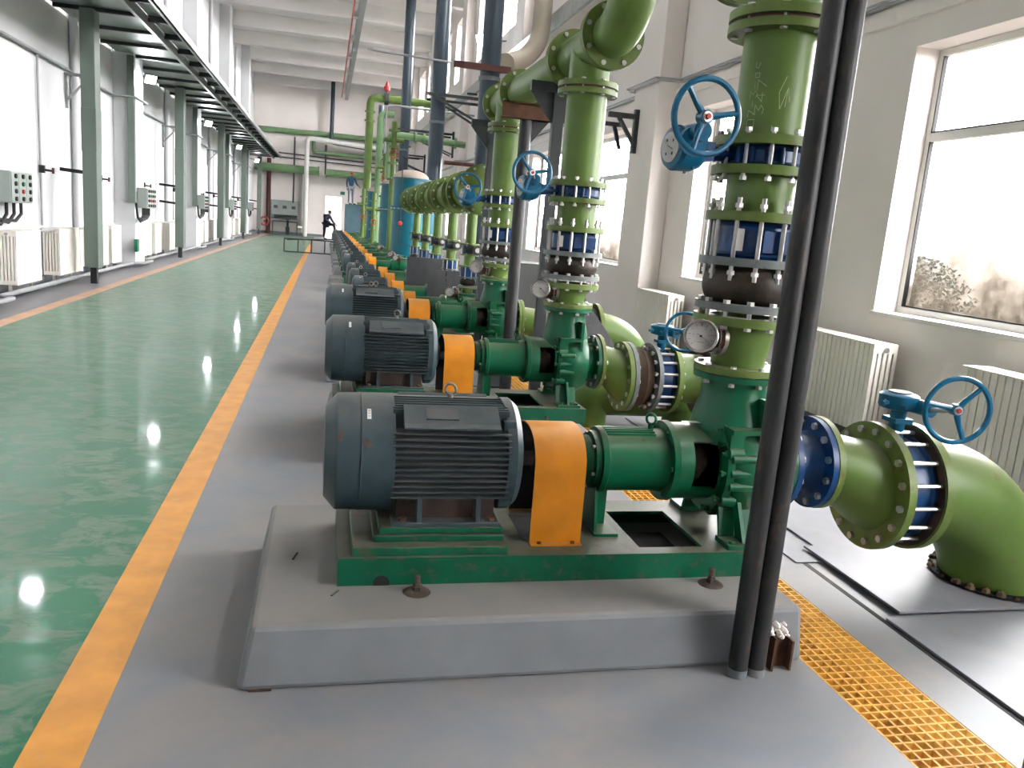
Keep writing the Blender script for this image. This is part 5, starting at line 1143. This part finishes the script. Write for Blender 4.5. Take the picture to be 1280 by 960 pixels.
# ------------------------------------------------------------------ people
def person(loc, J, lab, top, bottom, head_m, helmet=None, face=(0, -1, 0), fat=1.0):
    t = thing('person', loc, lab, 'person'); ox = Vector(loc)
    def body(name, pts, edges, m, parent=t):
        me = bpy.data.meshes.new(name); me.from_pydata([p[:3] for p in pts], edges, []); o = bpy.data.objects.new(name, me); C.objects.link(o); o.parent = parent
        md = o.modifiers.new('skin', 'SKIN'); md.use_smooth_shade = True; sk = me.skin_vertices[0].data if me.skin_vertices else None
        if sk is None:
            import bmesh as bb; bm = bb.new(); bm.from_mesh(me); bm.verts.layers.skin.verify(); bm.to_mesh(me); bm.free(); sk = me.skin_vertices[0].data
        for v, p in zip(sk, pts): v.radius = (p[3] * fat, p[3] * fat); v.use_root = False
        sk[0].use_root = True; s2 = o.modifiers.new('sub', 'SUBSURF'); s2.levels = s2.render_levels = 2; me.materials.append(M[m]); return o
    j = J
    pts = [j['pelvis'] + (.14,), j['waist'] + (.12,), j['chest'] + (.15,), j['neck'] + (.055,), j['shL'] + (.07,), j['elL'] + (.048,), j['wrL'] + (.034,), j['shR'] + (.07,), j['elR'] + (.048,), j['wrR'] + (.034,)]
    body('jacket', pts, [(0, 1), (1, 2), (2, 3), (2, 4), (4, 5), (5, 6), (2, 7), (7, 8), (8, 9)], top)
    pts = [j['pelvis'] + (.15,), j['hipL'] + (.10,), j['knL'] + (.068,), j['anL'] + (.05,), j['hipR'] + (.10,), j['knR'] + (.068,), j['anR'] + (.05,)]
    body('trousers', pts, [(0, 1), (1, 2), (2, 3), (0, 4), (4, 5), (5, 6)], bottom)
    for s in 'LR':
        a = Vector(j['an' + s]); f = Vector(face) * .2; body('shoe', [tuple(a + Vector((0, 0, -.02))) + (.045,), tuple(a + f * .5 + Vector((0, 0, -.045))) + (.042,), tuple(a + f + Vector((0, 0, -.055))) + (.032,)], [(0, 1), (1, 2)], 'hair')
        w = Vector(j['wr' + s]); e = Vector(j['el' + s]); d = (w - e).normalized(); side = d.cross(Vector((0, 0, 1)));
        if side.length < .1: side = Vector((1, 0, 0))
        side.normalize(); P0 = [tuple(w) + (.028,), tuple(w + d * .05) + (.035,)]; E = [(0, 1)]
        for q in range(4): P0.append(tuple(w + d * (.13 + .012 * (q in (1, 2)) + .02) + side * (-.03 + .02 * q)) + (.010,)); E.append((1, 2 + q))
        P0.append(tuple(w + d * .08 + side * .055) + (.011,)); E.append((0, 6)); body('hand', P0, E, 'skin')
    hd = Vector(j['head']); b = MB(); f = Vector(face).normalized(); sd = f.cross(Vector((0, 0, 1)))
    V = MB().lathe(hd - Vector((0, 0, .12)), (0, 0, 1), [(0, .03), (.02, .055), (.06, .075), (.12, .085), (.18, .078), (.22, .05), (.24, .0)], 16)
    h = part(t, 'head', MB().add([tuple(Vector(v) + ox) for v in V.v], V.f), 'skin'); B = MB().cyl(hd + ox + f * .075 - Vector((0, 0, .01)), hd + ox + f * .11 - Vector((0, 0, .03)), .016, .012, 8)
    part(h, 'nose', B, 'skin')
    for s in (-1, 1): part(h, 'eye', MB().lathe(hd + ox + f * .076 + sd * s * .032 + Vector((0, 0, .012)), f, [(0, .011), (.006, .008), (.008, 0)], 8), 'ink'); part(h, 'ear', MB().lathe(hd + ox + sd * s * .082, sd * s, [(0, .022), (.012, .016)], 8), 'skin')
    part(h, 'mouth', MB().bar(hd + ox + f * .078 - sd * .02 - Vector((0, 0, .055)), hd + ox + f * .078 + sd * .02 - Vector((0, 0, .055)), .008), 'redox')
    V = MB().lathe(hd + Vector((0, 0, .02)) - f * .012, (0, 0, 1), [(0, .094), (.05, .094), (.09, .075), (.115, .04), (.122, 0)], 16); V = MB().add([tuple(Vector(v) + ox) for v in V.v], V.f)
    if helmet: V.cyl(hd + ox + Vector((0, 0, .015)) + f * .03, hd + ox + Vector((0, 0, .03)) + f * .03, .12)
    part(h, 'helmet' if helmet else 'hair', V, helmet or 'hair')
    return t
J1 = dict(pelvis=(0, 0, .92), waist=(.0, 0, 1.06), chest=(.06, -.03, 1.30), neck=(.16, -.06, 1.46), head=(.22, -.08, 1.56), shL=(-.10, .02, 1.38), elL=(-.02, -.18, 1.12), wrL=(.28, -.22, 1.0),
          shR=(.24, .02, 1.34), elR=(.38, .02, 1.10), wrR=(.58, -.02, .88), hipL=(-.06, .0, .88), knL=(-.06, .0, .48), anL=(-.10, 0, .07), hipR=(.08, -.02, .90), knR=(.48, -.04, .88), anR=(.56, -.04, .50))
person((-.02, 50.2, 0), J1, 'person in dark clothes standing in the bright doorway, leaning on one raised leg', 'cloth1', 'cloth2', 'skin', face=(1, -.3, 0), fat=1.3)
single('door_block', MB().box(.36, .72, 49.9, 50.4, 0, .40), 'bluegrey', 'low grey block under the raised foot by the doorway', 'block')
J2 = dict(pelvis=(0, 0, .92), waist=(0, 0, 1.06), chest=(0, 0, 1.30), neck=(.01, 0, 1.48), head=(.03, 0, 1.60), shL=(-.20, 0, 1.40), elL=(-.25, .02, 1.12), wrL=(-.22, .0, .88),
          shR=(.20, 0, 1.40), elR=(.26, .0, 1.14), wrR=(.40, -.1, 1.0), hipL=(-.10, 0, .88), knL=(-.10, 0, .48), anL=(-.11, 0, .07), hipR=(.10, 0, .88), knR=(.10, 0, .48), anR=(.11, 0, .07))
person((1.28, 46.0, 2.1), J2, 'person in blue shirt, pale jeans and red helmet standing on the blue grey tank', 'blueshirt', 'jeans', 'skin', 'red', face=(1, -.2, 0))

# ------------------------------------------------------------------ chalk writing on the nearest riser
SEG = {'0': [(0, 0, 0, 1), (0, 1, 1, 1), (1, 1, 1, 0), (1, 0, 0, 0)], '7': [(0, 1, 1, 1), (1, 1, .3, 0)], '3': [(0, 1, 1, 1), (1, 1, .4, .55), (.4, .55, 1, .3), (1, .3, .5, 0), (.5, 0, 0, .15)],
       '4': [(.7, 0, .7, 1), (.7, 1, 0, .35), (0, .35, 1, .35)], '-': [(.1, .5, .9, .5)], 'c': [(1, .6, .3, .65), (.3, .65, .1, .3), (.1, .3, .9, .05)], 'o': [(.2, 0, .2, .6), (.2, .6, .8, .6), (.8, .6, .8, 0), (.8, 0, .2, 0)], '1': [(.5, 0, .5, 1)]}
riser1 = [o for o in bpy.data.objects if o.get('label') == RLAB[0]][0]
def chalk(text, ang, z0, h, w, name='writing'):
    b = MB(); R_ = PR + .0006; z = z0
    def pt(u, v): # u runs up the pipe, v sideways
        a = ang - v * h / R_; return Vector((1.69 + math.sin(a) * R_, 3.0 - math.cos(a) * R_, u))
    for ch in text:
        for (x0, y0, x1, y1) in SEG.get(ch, []):
            p0 = pt(z + x0 * w, y0); p1 = pt(z + x1 * w, y1); b.tube([p0, (p0 + p1) / 2 + ((p0 + p1) / 2 - Vector((1.69, 3, (p0.z + p1.z) / 2))).normalized() * .001, p1], .0008, 5)
        z += w * 1.35
    part(riser1, name, b, 'chalk', 0, label='chalk writing')
chalk('07-3-oc', -.95, 1.955, .030, .026)
chalk('347', -.72, 2.00, .034, .034)
b = MB(); 
for p in (((-.30, 2.02), (-.12, 2.10)), ((-.12, 2.10), (-.16, 2.03)), ((-.30, 2.02), (-.36, 2.08)), ((-.36, 2.08), (-.2, 2.14)), ((-.12, 2.10), (-.05, 2.05)), ((-.45, 1.96), (-.38, 1.93))):
    q = [Vector((1.69 + math.sin(a) * (PR + .0006), 3 - math.cos(a) * (PR + .0006), z)) for a, z in p]; b.tube([q[0], q[1]], .001, 5)
part(riser1, 'writing', b, 'chalk', 0, label='chalk arrow mark')
single('paper_tag', MB().box(1.46, 1.56, 2.955, 2.985, .7735, .7742), 'sticker', 'small white paper tag on top of the nearest pump bracket', 'tag')
# bits of debris
for (p, q, m, lab) in (((-.19, 2.40, .003), (-.12, 2.40, .003), 'rust', 'thin rusty rod by the corner of the nearest plinth'), ((.06, 2.62, .213), (.085, 2.66, .213), 'base', 'sliver of green paint on the nearest plinth'), ((-.08, 2.93, .213), (-.065, 2.99, .213), 'dark', 'dark splinter on the nearest plinth')):
    single('debris', MB().bar(p, q, .006, .004), m, lab, 'debris')
